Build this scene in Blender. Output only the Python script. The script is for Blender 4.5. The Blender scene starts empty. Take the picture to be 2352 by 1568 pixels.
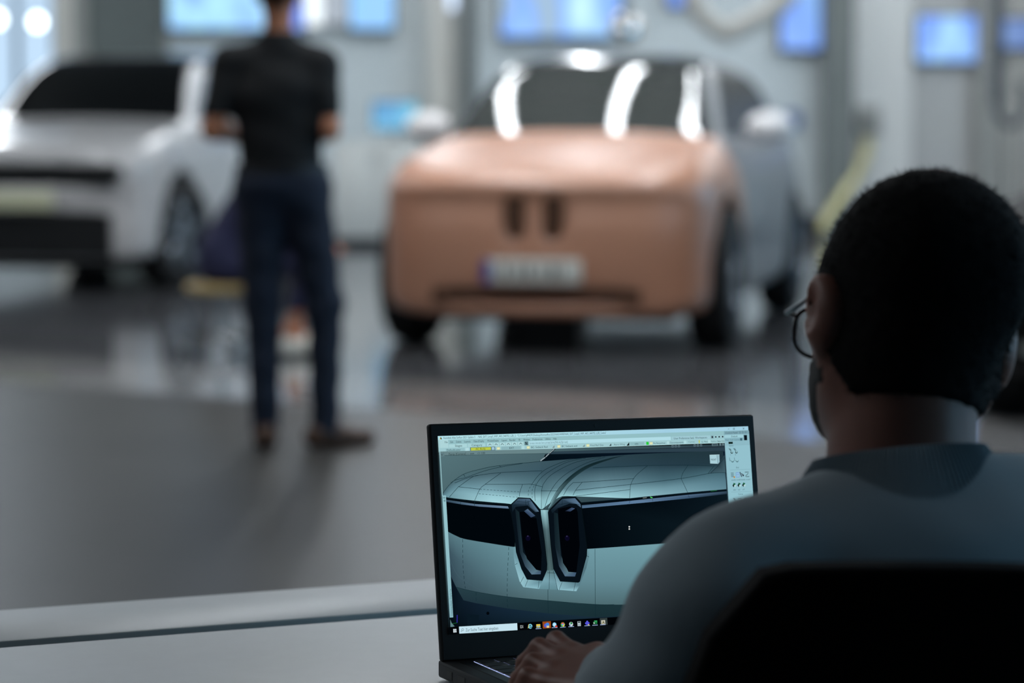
import bpy, bmesh, math, random
import numpy as np
from mathutils import Vector, Matrix
from mathutils.geometry import tessellate_polygon

random.seed(7)
R = math.radians
COL = bpy.context.scene.collection

# ------------------------------------------------------------------ camera
FPX, HY, CH = 6860.0, 240.0, 1.29          # focal length in pixels of a 2352 px wide frame, horizon row, eye height
PITCH = math.atan((784 - HY) / FPX)
cam_d = bpy.data.cameras.new('camera')
cam = bpy.data.objects.new('camera', cam_d); COL.objects.link(cam)
cam.location = (0, 0, CH)
cam.rotation_euler = (math.pi / 2 - PITCH, 0, 0)
cam_d.sensor_width = 36.0
cam_d.lens = FPX * 36.0 / 2352.0
cam_d.clip_start = 0.05; cam_d.clip_end = 200
cam_d.dof.use_dof = True
cam_d.dof.focus_distance = 2.97
cam_d.dof.aperture_fstop = 4.1
bpy.context.scene.camera = cam

# ------------------------------------------------------------------ world, exposure
sc = bpy.context.scene
sc.view_settings.view_transform = 'Standard'
sc.view_settings.look = 'None'
sc.view_settings.gamma = 1.0
sc.view_settings.use_curve_mapping = False
sc.view_settings.exposure = 0.0
sc.cycles.max_bounces = 6; sc.cycles.diffuse_bounces = 3; sc.cycles.glossy_bounces = 3; sc.cycles.caustics_reflective = False; sc.cycles.caustics_refractive = False
w = bpy.data.worlds.new('world'); sc.world = w; w.use_nodes = True
w.node_tree.nodes['Background'].inputs[0].default_value = (0.40, 0.72, 1.0, 1)
w.node_tree.nodes['Background'].inputs[1].default_value = 0.045

STRIP_POWER = 29.5       # emission of the ceiling strip lights
FILL_WINDOW_POWER = 4.2       # emission of the added fill windows on the right

# ------------------------------------------------------------------ pixel helpers
_fw = np.array([0, math.cos(PITCH), -math.sin(PITCH)])
_up = np.array([0, math.sin(PITCH), math.cos(PITCH)])
_cam = np.array([0, 0, CH])
def ray(px, py):
    return _fw + np.array([1, 0, 0]) * (px - 1176) / FPX - _up * (py - 784) / FPX
def at_y(px, py, Y):
    d = ray(px, py); return _cam + d * (Y / d[1])
def at_z(px, py, Z):
    d = ray(px, py); return _cam + d * ((Z - CH) / d[2])
def lin(c):
    return tuple(((v / 255.0) / 12.92 if v / 255.0 <= 0.04045 else ((v / 255.0 + 0.055) / 1.055) ** 2.4) for v in c)

# ------------------------------------------------------------------ object helpers
def tag(o, label=None, cat=None, group=None, kind=None):
    if label: o['label'] = label
    if cat: o['category'] = cat
    if group: o['group'] = group
    if kind: o['kind'] = kind
    return o
def empty(name, loc=(0, 0, 0), rz=0.0, label=None, cat=None, group=None):
    o = bpy.data.objects.new(name, None); COL.objects.link(o)
    o.location = loc; o.rotation_euler = (0, 0, rz); o.empty_display_size = 0.1
    return tag(o, label, cat, group)
def link(name, me, m=None, parent=None):
    o = bpy.data.objects.new(name, me); COL.objects.link(o)
    if m is not None:
        me.materials.clear()
        for q in (m if isinstance(m, (list, tuple)) else [m]): me.materials.append(q)
    if parent is not None: o.parent = parent
    return o
def np_mesh(name, V, Fc, smooth=True):
    me = bpy.data.meshes.new(name)
    me.from_pydata([tuple(v) for v in np.asarray(V).tolist()], [], [tuple(f) for f in (Fc.tolist() if hasattr(Fc, 'tolist') else Fc)])
    if smooth: me.polygons.foreach_set('use_smooth', [True] * len(me.polygons))
    me.update(); return me

class MB:
    """collects simple solids into one mesh"""
    def __init__(s): s.v = []; s.f = []; s.sm = []
    def add(s, V, Fc, smooth=False):
        n = len(s.v); s.v += [tuple(p) for p in V]; s.f += [tuple(i + n for i in f) for f in Fc]; s.sm += [smooth] * len(Fc)
    def box(s, lo, hi, M=None):
        x0, y0, z0 = lo; x1, y1, z1 = hi
        V = [Vector(p) for p in ((x0, y0, z0), (x1, y0, z0), (x1, y1, z0), (x0, y1, z0), (x0, y0, z1), (x1, y0, z1), (x1, y1, z1), (x0, y1, z1))]
        if M is not None: V = [M @ p for p in V]
        s.add(V, [(0, 3, 2, 1), (4, 5, 6, 7), (0, 1, 5, 4), (1, 2, 6, 5), (2, 3, 7, 6), (3, 0, 4, 7)])
    def bbox(s, lo, hi, b=0.01, M=None, seg=2):
        bm = bmesh.new(); bmesh.ops.create_cube(bm, size=1)
        for v in bm.verts: v.co = Vector([(lo[i] + hi[i]) / 2 + v.co[i] * (hi[i] - lo[i]) for i in range(3)])
        bmesh.ops.bevel(bm, geom=bm.edges[:], offset=b, segments=seg, affect='EDGES', profile=0.5)
        bm.verts.ensure_lookup_table()
        V = [(M @ v.co) if M is not None else v.co.copy() for v in bm.verts]
        s.add(V, [[v.index for v in f.verts] for f in bm.faces], True); bm.free()
    def tube(s, pts, r, n=10, cap=True):
        pts = [Vector(p) for p in pts]; k = len(pts)
        rr = r if isinstance(r, (list, tuple)) else [r] * k
        ref = Vector((0, 0, 1))
        if abs((pts[-1] - pts[0]).normalized().z) > 0.9: ref = Vector((1, 0, 0))
        V = []
        for i, p in enumerate(pts):
            t = (pts[min(i + 1, k - 1)] - pts[max(i - 1, 0)]).normalized()
            a = t.cross(ref).normalized(); b = a.cross(t)
            for j in range(n):
                q = 2 * math.pi * j / n; V.append(p + (a * math.cos(q) + b * math.sin(q)) * rr[i])
        Fc = [(i * n + j, i * n + (j + 1) % n, (i + 1) * n + (j + 1) % n, (i + 1) * n + j) for i in range(k - 1) for j in range(n)]
        if cap: Fc += [tuple(range(n - 1, -1, -1)), tuple(range((k - 1) * n, k * n))]
        s.add(V, Fc, True)
    def lathe(s, prof, n=32, M=None, closed=False):
        """prof: (radius, height) turned round local Z"""
        V = []; k = len(prof)
        for (r, h) in prof:
            for j in range(n):
                q = 2 * math.pi * j / n; p = Vector((r * math.cos(q), r * math.sin(q), h)); V.append(M @ p if M is not None else p)
        rows = k if closed else k - 1
        Fc = [(i * n + j, i * n + (j + 1) % n, ((i + 1) % k) * n + (j + 1) % n, ((i + 1) % k) * n + j) for i in range(rows) for j in range(n)]
        if not closed:
            if prof[0][0] > 1e-4: Fc.append(tuple(range(n - 1, -1, -1)))
            if prof[-1][0] > 1e-4: Fc.append(tuple(range((k - 1) * n, k * n)))
        s.add(V, Fc, True)
    def ell(s, c, r, M=None, n=20, m=12):
        V = []; 
        for i in range(m + 1):
            a = math.pi * i / m
            for j in range(n):
                q = 2 * math.pi * j / n
                p = Vector((c[0] + r[0] * math.sin(a) * math.cos(q), c[1] + r[1] * math.sin(a) * math.sin(q), c[2] + r[2] * math.cos(a)))
                V.append(M @ p if M is not None else p)
        s.add(V, [(i * n + j, (i + 1) * n + j, (i + 1) * n + (j + 1) % n, i * n + (j + 1) % n) for i in range(m) for j in range(n)], True)
    def build(s, name, m, parent=None):
        me = bpy.data.meshes.new(name); me.from_pydata([tuple(p) for p in s.v], [], s.f)
        me.polygons.foreach_set('use_smooth', s.sm); me.update()
        bm = bmesh.new(); bm.from_mesh(me); bmesh.ops.remove_doubles(bm, verts=bm.verts, dist=1e-6)
        bmesh.ops.recalc_face_normals(bm, faces=bm.faces[:]); bm.to_mesh(me); bm.free()
        try: me.set_sharp_from_angle(angle=R(40))
        except Exception: pass
        return link(name, me, m, parent)
def box_obj(name, lo, hi, m, parent=None, bevel=0.0, **kw):
    b = MB(); (b.bbox(lo, hi, bevel) if bevel else b.box(lo, hi)); o = b.build(name, m, parent); tag(o, **kw); return o

# ------------------------------------------------------------------ materials
def mat(name, col, rough=0.5, metal=0.0, spec=0.5, noise=None, bump=None, coat=0.0, trans=0.0, sss=0.0, srgb=True):
    m = bpy.data.materials.new(name); m.use_nodes = True
    nt = m.node_tree; b = nt.nodes['Principled BSDF']
    c = lin(col) if srgb else col
    b.inputs['Base Color'].default_value = (*c, 1); b.inputs['Roughness'].default_value = rough
    b.inputs['Metallic'].default_value = metal; b.inputs['Specular IOR Level'].default_value = spec
    if coat: b.inputs['Coat Weight'].default_value = coat; b.inputs['Coat Roughness'].default_value = 0.04
    if trans: b.inputs['Transmission Weight'].default_value = trans
    if sss:
        b.inputs['Subsurface Weight'].default_value = sss; b.inputs['Subsurface Radius'].default_value = (1.0, 0.3, 0.15); b.inputs['Subsurface Scale'].default_value = 0.01
    if noise or bump:
        tc = nt.nodes.new('ShaderNodeTexCoord')
    if noise:
        sc_, am = noise
        n = nt.nodes.new('ShaderNodeTexNoise'); n.inputs['Scale'].default_value = sc_; n.inputs['Detail'].default_value = 5
        nt.links.new(tc.outputs['Object'], n.inputs['Vector'])
        rp = nt.nodes.new('ShaderNodeValToRGB')
        rp.color_ramp.elements[0].position = 0.3; rp.color_ramp.elements[1].position = 0.7
        rp.color_ramp.elements[0].color = (*[x * (1 - am) for x in c], 1); rp.color_ramp.elements[1].color = (*[min(1, x * (1 + am)) for x in c], 1)
        nt.links.new(n.outputs['Fac'], rp.inputs['Fac']); nt.links.new(rp.outputs['Color'], b.inputs['Base Color'])
    if bump:
        bs, bst = bump
        n2 = nt.nodes.new('ShaderNodeTexNoise'); n2.inputs['Scale'].default_value = bs; n2.inputs['Detail'].default_value = 3
        nt.links.new(tc.outputs['Object'], n2.inputs['Vector'])
        bp = nt.nodes.new('ShaderNodeBump'); bp.inputs['Strength'].default_value = bst; bp.inputs['Distance'].default_value = 0.002
        nt.links.new(n2.outputs['Fac'], bp.inputs['Height']); nt.links.new(bp.outputs['Normal'], b.inputs['Normal'])
    return m
def emit(name, col, strength=1.0, srgb=True):
    m = bpy.data.materials.new(name); m.use_nodes = True; nt = m.node_tree; nt.nodes.clear()
    e = nt.nodes.new('ShaderNodeEmission'); o = nt.nodes.new('ShaderNodeOutputMaterial')
    e.inputs[0].default_value = (*(lin(col) if srgb else col), 1); e.inputs[1].default_value = strength
    nt.links.new(e.outputs[0], o.inputs[0]); return m
def emit_attr(name, strength=1.0):
    m = bpy.data.materials.new(name); m.use_nodes = True; nt = m.node_tree; nt.nodes.clear()
    e = nt.nodes.new('ShaderNodeEmission'); o = nt.nodes.new('ShaderNodeOutputMaterial'); a = nt.nodes.new('ShaderNodeAttribute')
    a.attribute_name = 'Col'; nt.links.new(a.outputs['Color'], e.inputs[0]); e.inputs[1].default_value = strength
    nt.links.new(e.outputs[0], o.inputs[0]); return m
def emit_pattern(name, cols, scale, strength, seed=0.0):
    """a lit display: soft vertical patches of a few colours"""
    m = bpy.data.materials.new(name); m.use_nodes = True; nt = m.node_tree; nt.nodes.clear()
    e = nt.nodes.new('ShaderNodeEmission'); o = nt.nodes.new('ShaderNodeOutputMaterial')
    tc = nt.nodes.new('ShaderNodeTexCoord'); mp = nt.nodes.new('ShaderNodeMapping')
    mp.inputs['Scale'].default_value = scale; mp.inputs['Location'].default_value = (seed, seed * 0.7, seed * 1.3)
    n = nt.nodes.new('ShaderNodeTexNoise'); n.inputs['Scale'].default_value = 1.0; n.inputs['Detail'].default_value = 1
    rp = nt.nodes.new('ShaderNodeValToRGB'); el = rp.color_ramp.elements
    k = len(cols)
    for i, c in enumerate(cols):
        p = 0.34 + 0.32 * i / max(1, k - 1)
        q = el[i] if i < 2 else el.new(p)
        q.position = p; q.color = (*lin(c), 1)
    nt.links.new(tc.outputs['Object'], mp.inputs[0]); nt.links.new(mp.outputs[0], n.inputs['Vector'])
    nt.links.new(n.outputs['Fac'], rp.inputs[0]); nt.links.new(rp.outputs[0], e.inputs[0]); e.inputs[1].default_value = strength
    nt.links.new(e.outputs[0], o.inputs[0]); return m

M = {}
M['wall'] = mat('wall_paint', (203, 212, 214), 0.7, noise=(0.6, 0.03))
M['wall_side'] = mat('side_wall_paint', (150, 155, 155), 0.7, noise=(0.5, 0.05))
M['ceiling'] = mat('ceiling_paint', (105, 108, 108), 0.8, noise=(0.8, 0.05))
M['plinth'] = mat('plinth_grey', (62, 64, 66), 0.5)
M['column_light'] = mat('column_light', (196, 195, 188), 0.6, noise=(2, .04))
M['column_mid'] = mat('column_mid', (150, 152, 148), 0.6, noise=(2, .04))
M['column_dark'] = mat('column_dark', (112, 118, 116), 0.5, noise=(2, .04))
M['panel_white'] = mat('panel_white', (214, 216, 214), 0.5)
M['panel_grey'] = mat('panel_grey', (172, 174, 173), 0.5)
M['door_dark'] = mat('door_dark', (92, 100, 98), 0.5, noise=(3, .06))
M['steel'] = mat('steel', (150, 152, 155), 0.3, metal=1.0)
M['chrome'] = mat('chrome', (215, 215, 215), 0.06, metal=1.0)
M['black_plastic'] = mat('black_plastic', (14, 15, 17), 0.4)
M['rubber'] = mat('rubber', (16, 16, 17), 0.75)
M['dark_fabric'] = mat('chair_fabric', (8, 8, 9), 0.95, spec=0.1, bump=(900, .4))
M['cable'] = mat('cable_dark', (70, 74, 80), 0.5)
M['yellow'] = mat('hose_yellow', (206, 200, 150), 0.5)
M['blue_sign'] = mat('sign_blue', (30, 80, 150), 0.4)
M['red'] = mat('extinguisher_red', (190, 40, 28), 0.35)
M['grey_box'] = mat('box_grey', (130, 134, 136), 0.5)
M['cabinet'] = mat('cabinet_white', (222, 223, 218), 0.45)
M['hose'] = mat('hose_white', (222, 216, 206), 0.5)
M['copper'] = mat('copper_foil', (188, 135, 108), 0.36, spec=0.85, noise=(1.2, .04))
M['silver'] = mat('silver_paint', (124, 125, 128), 0.35, spec=0.5, coat=0.3)
M['white_paint'] = mat('white_paint', (184, 183, 183), 0.28, coat=0.6)
M['black_paint'] = mat('black_paint', (9, 10, 11), 0.22, coat=0.5)
M['matt_black'] = mat('matt_black_wrap', (7, 7, 8), 0.55, spec=0.15)
M['car_glass'] = mat('car_glass', (10, 11, 12), 0.05, spec=0.6, coat=0.3)
M['side_glass'] = mat('side_glass', (10, 12, 16), 0.25, spec=0.12)
M['model_glass'] = mat('model_glass_grey', (66, 69, 67), 0.03, spec=0.55, coat=0.3)  # grey base colour stands in for the ceiling reflected in the windscreen
M['mirror_white'] = mat('mirror_cap_white', (238, 235, 234), 0.3, coat=0.4)
M['clay_dark'] = mat('clay_recess', (74, 44, 22), 0.6)
M['rim'] = mat('rim_metal', (150, 160, 170), 0.22, metal=0.9)
M['plate'] = mat('plate_white', (214, 214, 206), 0.5)
M['plate_blue'] = mat('plate_blue', (40, 44, 140), 0.5)
M['plate_ink'] = mat('plate_ink', (70, 70, 70), 0.5)
M['trim_green'] = mat('film_pale_green', (196, 198, 168), 0.4)
M['skin'] = mat('skin', (126, 80, 65), 0.5, sss=0.2, noise=(40, .06))
M['skin2'] = mat('skin_tan', (190, 122, 88), 0.55)
M['hair'] = mat('hair_dark', (9, 8, 8), 0.9, spec=0.15, bump=(400, .6))
M['beard'] = mat('beard_dark', (26, 21, 19), 0.8, bump=(500, .5))
M['sweater'] = mat('sweater_knit', (140, 152, 158), 0.9, bump=(700, .35), noise=(8, .04))
M['tshirt'] = mat('tshirt_black', (17, 17, 19), 0.85, noise=(6, .1))
M['jeans'] = mat('jeans_navy', (24, 34, 52), 0.85, noise=(10, .15))
M['navy'] = mat('workwear_navy', (28, 30, 62), 0.85, noise=(10, .1))
M['trouser'] = mat('trouser_dark', (30, 32, 38), 0.85)
M['shoe_brown'] = mat('shoe_leather', (74, 44, 22), 0.4)
M['shoe_white'] = mat('shoe_white', (226, 224, 214), 0.5)
M['shoe_dark'] = mat('shoe_dark', (28, 28, 30), 0.5)
M['stool_seat'] = mat('stool_ochre', (176, 150, 96), 0.5)
M['table'] = mat('table_laminate', (186, 188, 187), 0.42, spec=0.4, noise=(35, .02), bump=(260, .05))
M['table_gap'] = mat('cable_channel', (92, 102, 100), 0.5)
M['table_edge'] = mat('table_edge', (168, 170, 169), 0.5)
M['laptop'] = mat('laptop_shell', (17, 18, 21), 0.5)
M['laptop_dark'] = mat('laptop_bezel', (8, 9, 10), 0.35)
M['laptop_side'] = mat('laptop_side', (20, 23, 30), 0.4, metal=0.3)
M['key'] = mat('key_black', (12, 12, 14), 0.5)
M['key_light'] = emit('key_backlight', (170, 185, 235), 2.2)
M['lens'] = mat('spectacle_lens', (235, 238, 238), 0.02, trans=1.0)
M['frame'] = mat('spectacle_frame', (16, 18, 20), 0.3)
M['light'] = emit('strip_light_glow', (244, 250, 255), STRIP_POWER)
M['lamp_housing'] = mat('lamp_housing', (225, 225, 225), 0.5)
M['window_glow'] = emit('window_daylight', (0.30, 0.68, 1.0), FILL_WINDOW_POWER, srgb=False)
M['frame_dark'] = mat('window_frame', (60, 72, 80), 0.4)

# floor: polished, two tones of flooring with a paler strip between, laid on a slant
def floor_mat():
    m = bpy.data.materials.new('floor_polished'); m.use_nodes = True; nt = m.node_tree; b = nt.nodes['Principled BSDF']
    tc = nt.nodes.new('ShaderNodeTexCoord'); sep = nt.nodes.new('ShaderNodeSeparateXYZ'); nt.links.new(tc.outputs['Object'], sep.inputs[0])
    ax, ay = 0.577, 0.817          # normal of the joint between the two floorings
    m1 = nt.nodes.new('ShaderNodeMath'); m1.operation = 'MULTIPLY'; m1.inputs[1].default_value = ax; nt.links.new(sep.outputs[0], m1.inputs[0])
    m2 = nt.nodes.new('ShaderNodeMath'); m2.operation = 'MULTIPLY_ADD'; m2.inputs[1].default_value = ay; nt.links.new(sep.outputs[1], m2.inputs[0]); nt.links.new(m1.outputs[0], m2.inputs[2])
    mr = nt.nodes.new('ShaderNodeMapRange'); mr.inputs[1].default_value = 0.0; mr.inputs[2].default_value = 32.0; nt.links.new(m2.outputs[0], mr.inputs[0])
    rp = nt.nodes.new('ShaderNodeValToRGB'); rp.color_ramp.interpolation = 'CONSTANT'; el = rp.color_ramp.elements
    el[0].position = 0; el[0].color = (*lin((70, 68, 66)), 1)
    el[1].position = 10.0 / 32; el[1].color = (*lin((132, 131, 130)), 1)
    q = el.new(11.1 / 32); q.color = (*lin((88, 89, 92)), 1)
    nt.links.new(mr.outputs[0], rp.inputs[0])
    n = nt.nodes.new('ShaderNodeTexNoise'); n.inputs['Scale'].default_value = 1.3; n.inputs['Detail'].default_value = 4; nt.links.new(tc.outputs['Object'], n.inputs['Vector'])
    mx = nt.nodes.new('ShaderNodeMix'); mx.data_type = 'RGBA'; mx.blend_type = 'MULTIPLY'; mx.inputs[0].default_value = 0.35
    rp2 = nt.nodes.new('ShaderNodeValToRGB'); rp2.color_ramp.elements[0].color = (.6, .6, .6, 1); rp2.color_ramp.elements[0].position = .3; rp2.color_ramp.elements[1].position = .7
    nt.links.new(n.outputs['Fac'], rp2.inputs[0]); nt.links.new(rp.outputs[0], mx.inputs[6]); nt.links.new(rp2.outputs[0], mx.inputs[7])
    nt.links.new(mx.outputs[2], b.inputs['Base Color'])
    rr = nt.nodes.new('ShaderNodeValToRGB'); rr.color_ramp.interpolation = 'CONSTANT'; el = rr.color_ramp.elements
    el[0].position = 0; el[0].color = (.36, .36, .36, 1); el[1].position = 10.0 / 32; el[1].color = (.085, .085, .085, 1); nt.links.new(mr.outputs[0], rr.inputs[0])
    nt.links.new(rr.outputs[0], b.inputs['Roughness'])
    rs = nt.nodes.new('ShaderNodeValToRGB'); rs.color_ramp.interpolation = 'CONSTANT'; el = rs.color_ramp.elements
    el[0].position = 0; el[0].color = (.10, .10, .10, 1); el[1].position = 10.0 / 32; el[1].color = (.65, .65, .65, 1); nt.links.new(mr.outputs[0], rs.inputs[0]); nt.links.new(rs.outputs[0], b.inputs['Specular IOR Level'])
    return m
M['floor'] = floor_mat()

# ------------------------------------------------------------------ implicit surfaces
class Field:
    def __init__(s, lo, hi, h):
        s.lo = np.array(lo, np.float32); s.h = h
        s.n = [int(math.ceil((hi[i] - lo[i]) / h)) + 1 for i in range(3)]
        s.ax = [(s.lo[i] + h * np.arange(s.n[i])).astype(np.float32) for i in range(3)]
        s.D = np.full(s.n, 1.0, np.float32)
    def _sl(s, lo, hi):
        r = []
        for i in range(3):
            a = max(0, int(math.floor((lo[i] - s.lo[i]) / s.h))); b = min(s.n[i], int(math.ceil((hi[i] - s.lo[i]) / s.h)) + 1)
            if b <= a: return None
            r.append(slice(a, b))
        return tuple(r)
    def _put(s, sl, d, k, op):
        D = s.D[sl]
        if op == 's': d = -d
        if op == 'u':
            if k > 0:
                hh = np.maximum(k - np.abs(D - d), 0) / k; s.D[sl] = np.minimum(D, d) - hh * hh * k * 0.25
            else: s.D[sl] = np.minimum(D, d)
        else:
            if k > 0:
                hh = np.maximum(k - np.abs(D - d), 0) / k; s.D[sl] = np.maximum(D, d) + hh * hh * k * 0.25
            else: s.D[sl] = np.maximum(D, d)
    def cone(s, a, b, ra, rb, k=0.02, op='u', flat=None):
        """tapered capsule; flat=(axis vector, factor) squeezes it across that axis"""
        a = np.array(a, np.float32); b = np.array(b, np.float32); pad = max(ra, rb) * (1.0) + k + 3 * s.h
        sl = s._sl(np.minimum(a, b) - pad, np.maximum(a, b) + pad)
        if sl is None: return
        X = s.ax[0][sl[0]][:, None, None]; Y = s.ax[1][sl[1]][None, :, None]; Z = s.ax[2][sl[2]][None, None, :]
        ab = b - a; L = float(ab @ ab) + 1e-12
        px, py, pz = X - a[0], Y - a[1], Z - a[2]
        t = np.clip((px * ab[0] + py * ab[1] + pz * ab[2]) / L, 0, 1)
        qx, qy, qz = px - t * ab[0], py - t * ab[1], pz - t * ab[2]
        if flat is not None:
            n = np.array(flat[0], np.float32); n /= np.linalg.norm(n); c = (qx * n[0] + qy * n[1] + qz * n[2]) * (1 / flat[1] - 1)
            qx, qy, qz = qx + c * n[0], qy + c * n[1], qz + c * n[2]
        d = np.sqrt(qx * qx + qy * qy + qz * qz) - (ra + (rb - ra) * t)
        s._put(sl, d, k, op)
    def ell(s, c, r, rot=None, k=0.02, op='u'):
        c = np.array(c, np.float32); r = np.array(r, np.float32); pad = float(r.max()) + k + 3 * s.h
        sl = s._sl(c - pad, c + pad)
        if sl is None: return
        X = s.ax[0][sl[0]][:, None, None] - c[0]; Y = s.ax[1][sl[1]][None, :, None] - c[1]; Z = s.ax[2][sl[2]][None, None, :] - c[2]
        if rot is not None:
            m = np.array(rot.to_3x3().transposed(), np.float32)
            X, Y, Z = (m[0, 0] * X + m[0, 1] * Y + m[0, 2] * Z), (m[1, 0] * X + m[1, 1] * Y + m[1, 2] * Z), (m[2, 0] * X + m[2, 1] * Y + m[2, 2] * Z)
        k0 = np.sqrt((X / r[0]) ** 2 + (Y / r[1]) ** 2 + (Z / r[2]) ** 2)
        k1 = np.sqrt((X / r[0] ** 2) ** 2 + (Y / r[1] ** 2) ** 2 + (Z / r[2] ** 2) ** 2) + 1e-6
        s._put(sl, k0 * (k0 - 1) / k1, k, op)
    def grid(s): return s.ax[0][:, None, None], s.ax[1][None, :, None], s.ax[2][None, None, :]
    def cut(s, fn, k=0.0):
        """keep where fn(x,y,z) < 0"""
        X, Y, Z = s.grid(); d = np.broadcast_to(fn(X, Y, Z), s.D.shape).astype(np.float32)
        s._put((slice(None),) * 3, d, k, 'i')
    def mesh(s, name, smooth_it=0):
        V, Fc = nets(s.D, s.lo, s.h)
        if smooth_it: V = relax(V, Fc, smooth_it)
        return np_mesh(name, V, Fc)
def nets(D, lo, h):
    D = D.copy(); D[0] = np.maximum(D[0], h); D[-1] = np.maximum(D[-1], h); D[:, 0] = np.maximum(D[:, 0], h); D[:, -1] = np.maximum(D[:, -1], h); D[:, :, 0] = np.maximum(D[:, :, 0], h); D[:, :, -1] = np.maximum(D[:, :, -1], h)
    S = D < 0; n = [d - 1 for d in D.shape]
    cnt = np.zeros(n, np.int16); P = np.zeros(n + [3], np.float32)
    cor = [(i, j, k) for i in (0, 1) for j in (0, 1) for k in (0, 1)]
    def v(A, c): return A[c[0]:c[0] + n[0], c[1]:c[1] + n[1], c[2]:c[2] + n[2]]
    for a in cor:
        for axis in range(3):
            if a[axis]: continue
            b = list(a); b[axis] = 1
            m = v(S, a) != v(S, b)
            da = v(D, a)[m]; db = v(D, b)[m]; t = da / (da - db)
            cnt[m] += 1
            q = np.tile(np.array(a, np.float32), (len(t), 1)); q[:, axis] = t
            P[m] += q
    act = cnt > 0
    idx = np.full(n, -1, np.int64); idx[act] = np.arange(int(act.sum()))
    ijk = np.argwhere(act).astype(np.float32)
    V = (ijk + P[act] / cnt[act][:, None]) * h + np.asarray(lo)[None, :]
    F_ = []
    for axis in range(3):
        o1, o2 = [(1, 2), (2, 0), (0, 1)][axis]
        sa = [slice(1, -1)] * 3; sb = [slice(1, -1)] * 3
        sa[axis] = slice(0, -1); sb[axis] = slice(1, None)
        A = S[tuple(sa)]; B = S[tuple(sb)]; m = A != B
        e = np.argwhere(m); 
        if not len(e): continue
        e[:, o1] += 1; e[:, o2] += 1
        fl = A[m]
        def cid(d1, d2):
            g = e.copy(); g[:, o1] += d1; g[:, o2] += d2; return idx[g[:, 0], g[:, 1], g[:, 2]]
        q = np.stack([cid(-1, -1), cid(0, -1), cid(0, 0), cid(-1, 0)], 1)
        q[~fl] = q[~fl][:, ::-1]
        F_.append(q)
    return V, np.concatenate(F_)
def relax(V, Fc, it):
    E_ = np.concatenate([Fc[:, [0, 1]], Fc[:, [1, 2]], Fc[:, [2, 3]], Fc[:, [3, 0]]])
    E_ = np.unique(np.sort(E_, 1), axis=0)
    for _ in range(it):
        for f in (0.5, -0.52):
            A = np.zeros_like(V); c = np.zeros(len(V))
            for k in range(3):
                A[:, k] = np.bincount(E_[:, 0], V[E_[:, 1], k], len(V)) + np.bincount(E_[:, 1], V[E_[:, 0], k], len(V))
            c = np.bincount(E_[:, 0], minlength=len(V)) + np.bincount(E_[:, 1], minlength=len(V))
            V = V + f * (A / np.maximum(c, 1)[:, None] - V)
    return V

# ================================================================== the hall
YB = 29.5
HT = 4.8
def struct(name, lo, hi, m, parent=None):
    return box_obj(name, lo, hi, m, parent, kind='structure')
struct('floor', (-11, -4, -0.12), (9, YB + 0.3, 0), M['floor'])
struct('ceiling', (-11, -4, HT), (9, YB + 0.3, HT + 0.15), M['ceiling'])
struct('wall_back', (-11, YB, 0), (9, YB + 0.3, HT), M['wall'])
struct('wall_left', (-11.2, -4, 0), (-11, YB + 0.3, HT), M['wall_side'])
struct('baseboard_back', (-4.2, YB - 0.06, 0), (9, YB, 0.21), M['plinth'])

def bx(px, Y=YB): return (px - 1176) * Y / FPX * 1.0
def bz(py, Y=YB): return float(at_y(1176, py, Y)[2])

# right-hand wall with unseen windows, added for cool fill light on the sweater
ww = [(-1.5, 3.0), (5.0, 9.5), (11.5, 16.0), (18.0, 22.5)]
b = MB()
z0, z1 = 1.0, 3.6
b.box((9, -4, 0), (9.2, YB + .3, z0)); b.box((9, -4, z1), (9.2, YB + .3, HT))
ys = [-4] + [v for q in ww for v in q] + [YB + .3]
for i in range(0, len(ys), 2): b.box((9, ys[i], z0), (9.2, ys[i + 1], z1))
tag(b.build('wall_right', M['wall_side']), kind='structure')
for i, (a, c) in enumerate(ww):
    root = empty('window_%d' % (i + 2), (9.1, (a + c) / 2, z0)); root['kind'] = 'structure'
    hw = (c - a) / 2
    f = MB()
    for lo, hi in (((-.05, -hw, 0), (.05, hw, .07)), ((-.05, -hw, z1 - z0 - .07), (.05, hw, z1 - z0)), ((-.05, -hw, 0), (.05, -hw + .07, z1 - z0)), ((-.05, hw - .07, 0), (.05, hw, z1 - z0)), ((-.05, -.035, 0), (.05, .035, z1 - z0))): f.box(lo, hi)
    f.build('window_frame', M['frame_dark'], root)
    for k in (0, 1):
        box_obj('pane', (-.01, -hw + .07 if k == 0 else .035, .07), (.01, -.035 if k == 0 else hw - .07, z1 - z0 - .07), M['window_glow'], root)

# glazed bay at the far left of the back wall
WX0, WX1 = -8.2, bx(128)
root = empty('window_1', ((WX0 + WX1) / 2, YB - .04, .9)); root['kind'] = 'structure'
hw = (WX1 - WX0) / 2; wh = 3.4
f = MB(); f.box((-hw - .05, -.04, -.06), (hw + .05, .04, 0)); f.box((-hw - .05, -.04, wh), (hw + .05, .04, wh + .06))
mull = [-hw - .025, -hw + 1.25, -hw + 2.5, bx(47) - (WX0 + WX1) / 2, hw + .025]
for x in mull: f.box((x - .03, -.04, 0), (x + .03, .04, wh))
f.build('window_frame', M['frame_dark'], root)
M['bay_glow'] = emit('bay_daylight', (196, 224, 250), 1.05)
for k in range(len(mull) - 1):
    box_obj('pane', (mull[k] + .03, -.01, 0), (mull[k + 1] - .03, .01, wh), M['bay_glow'], root)

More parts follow.
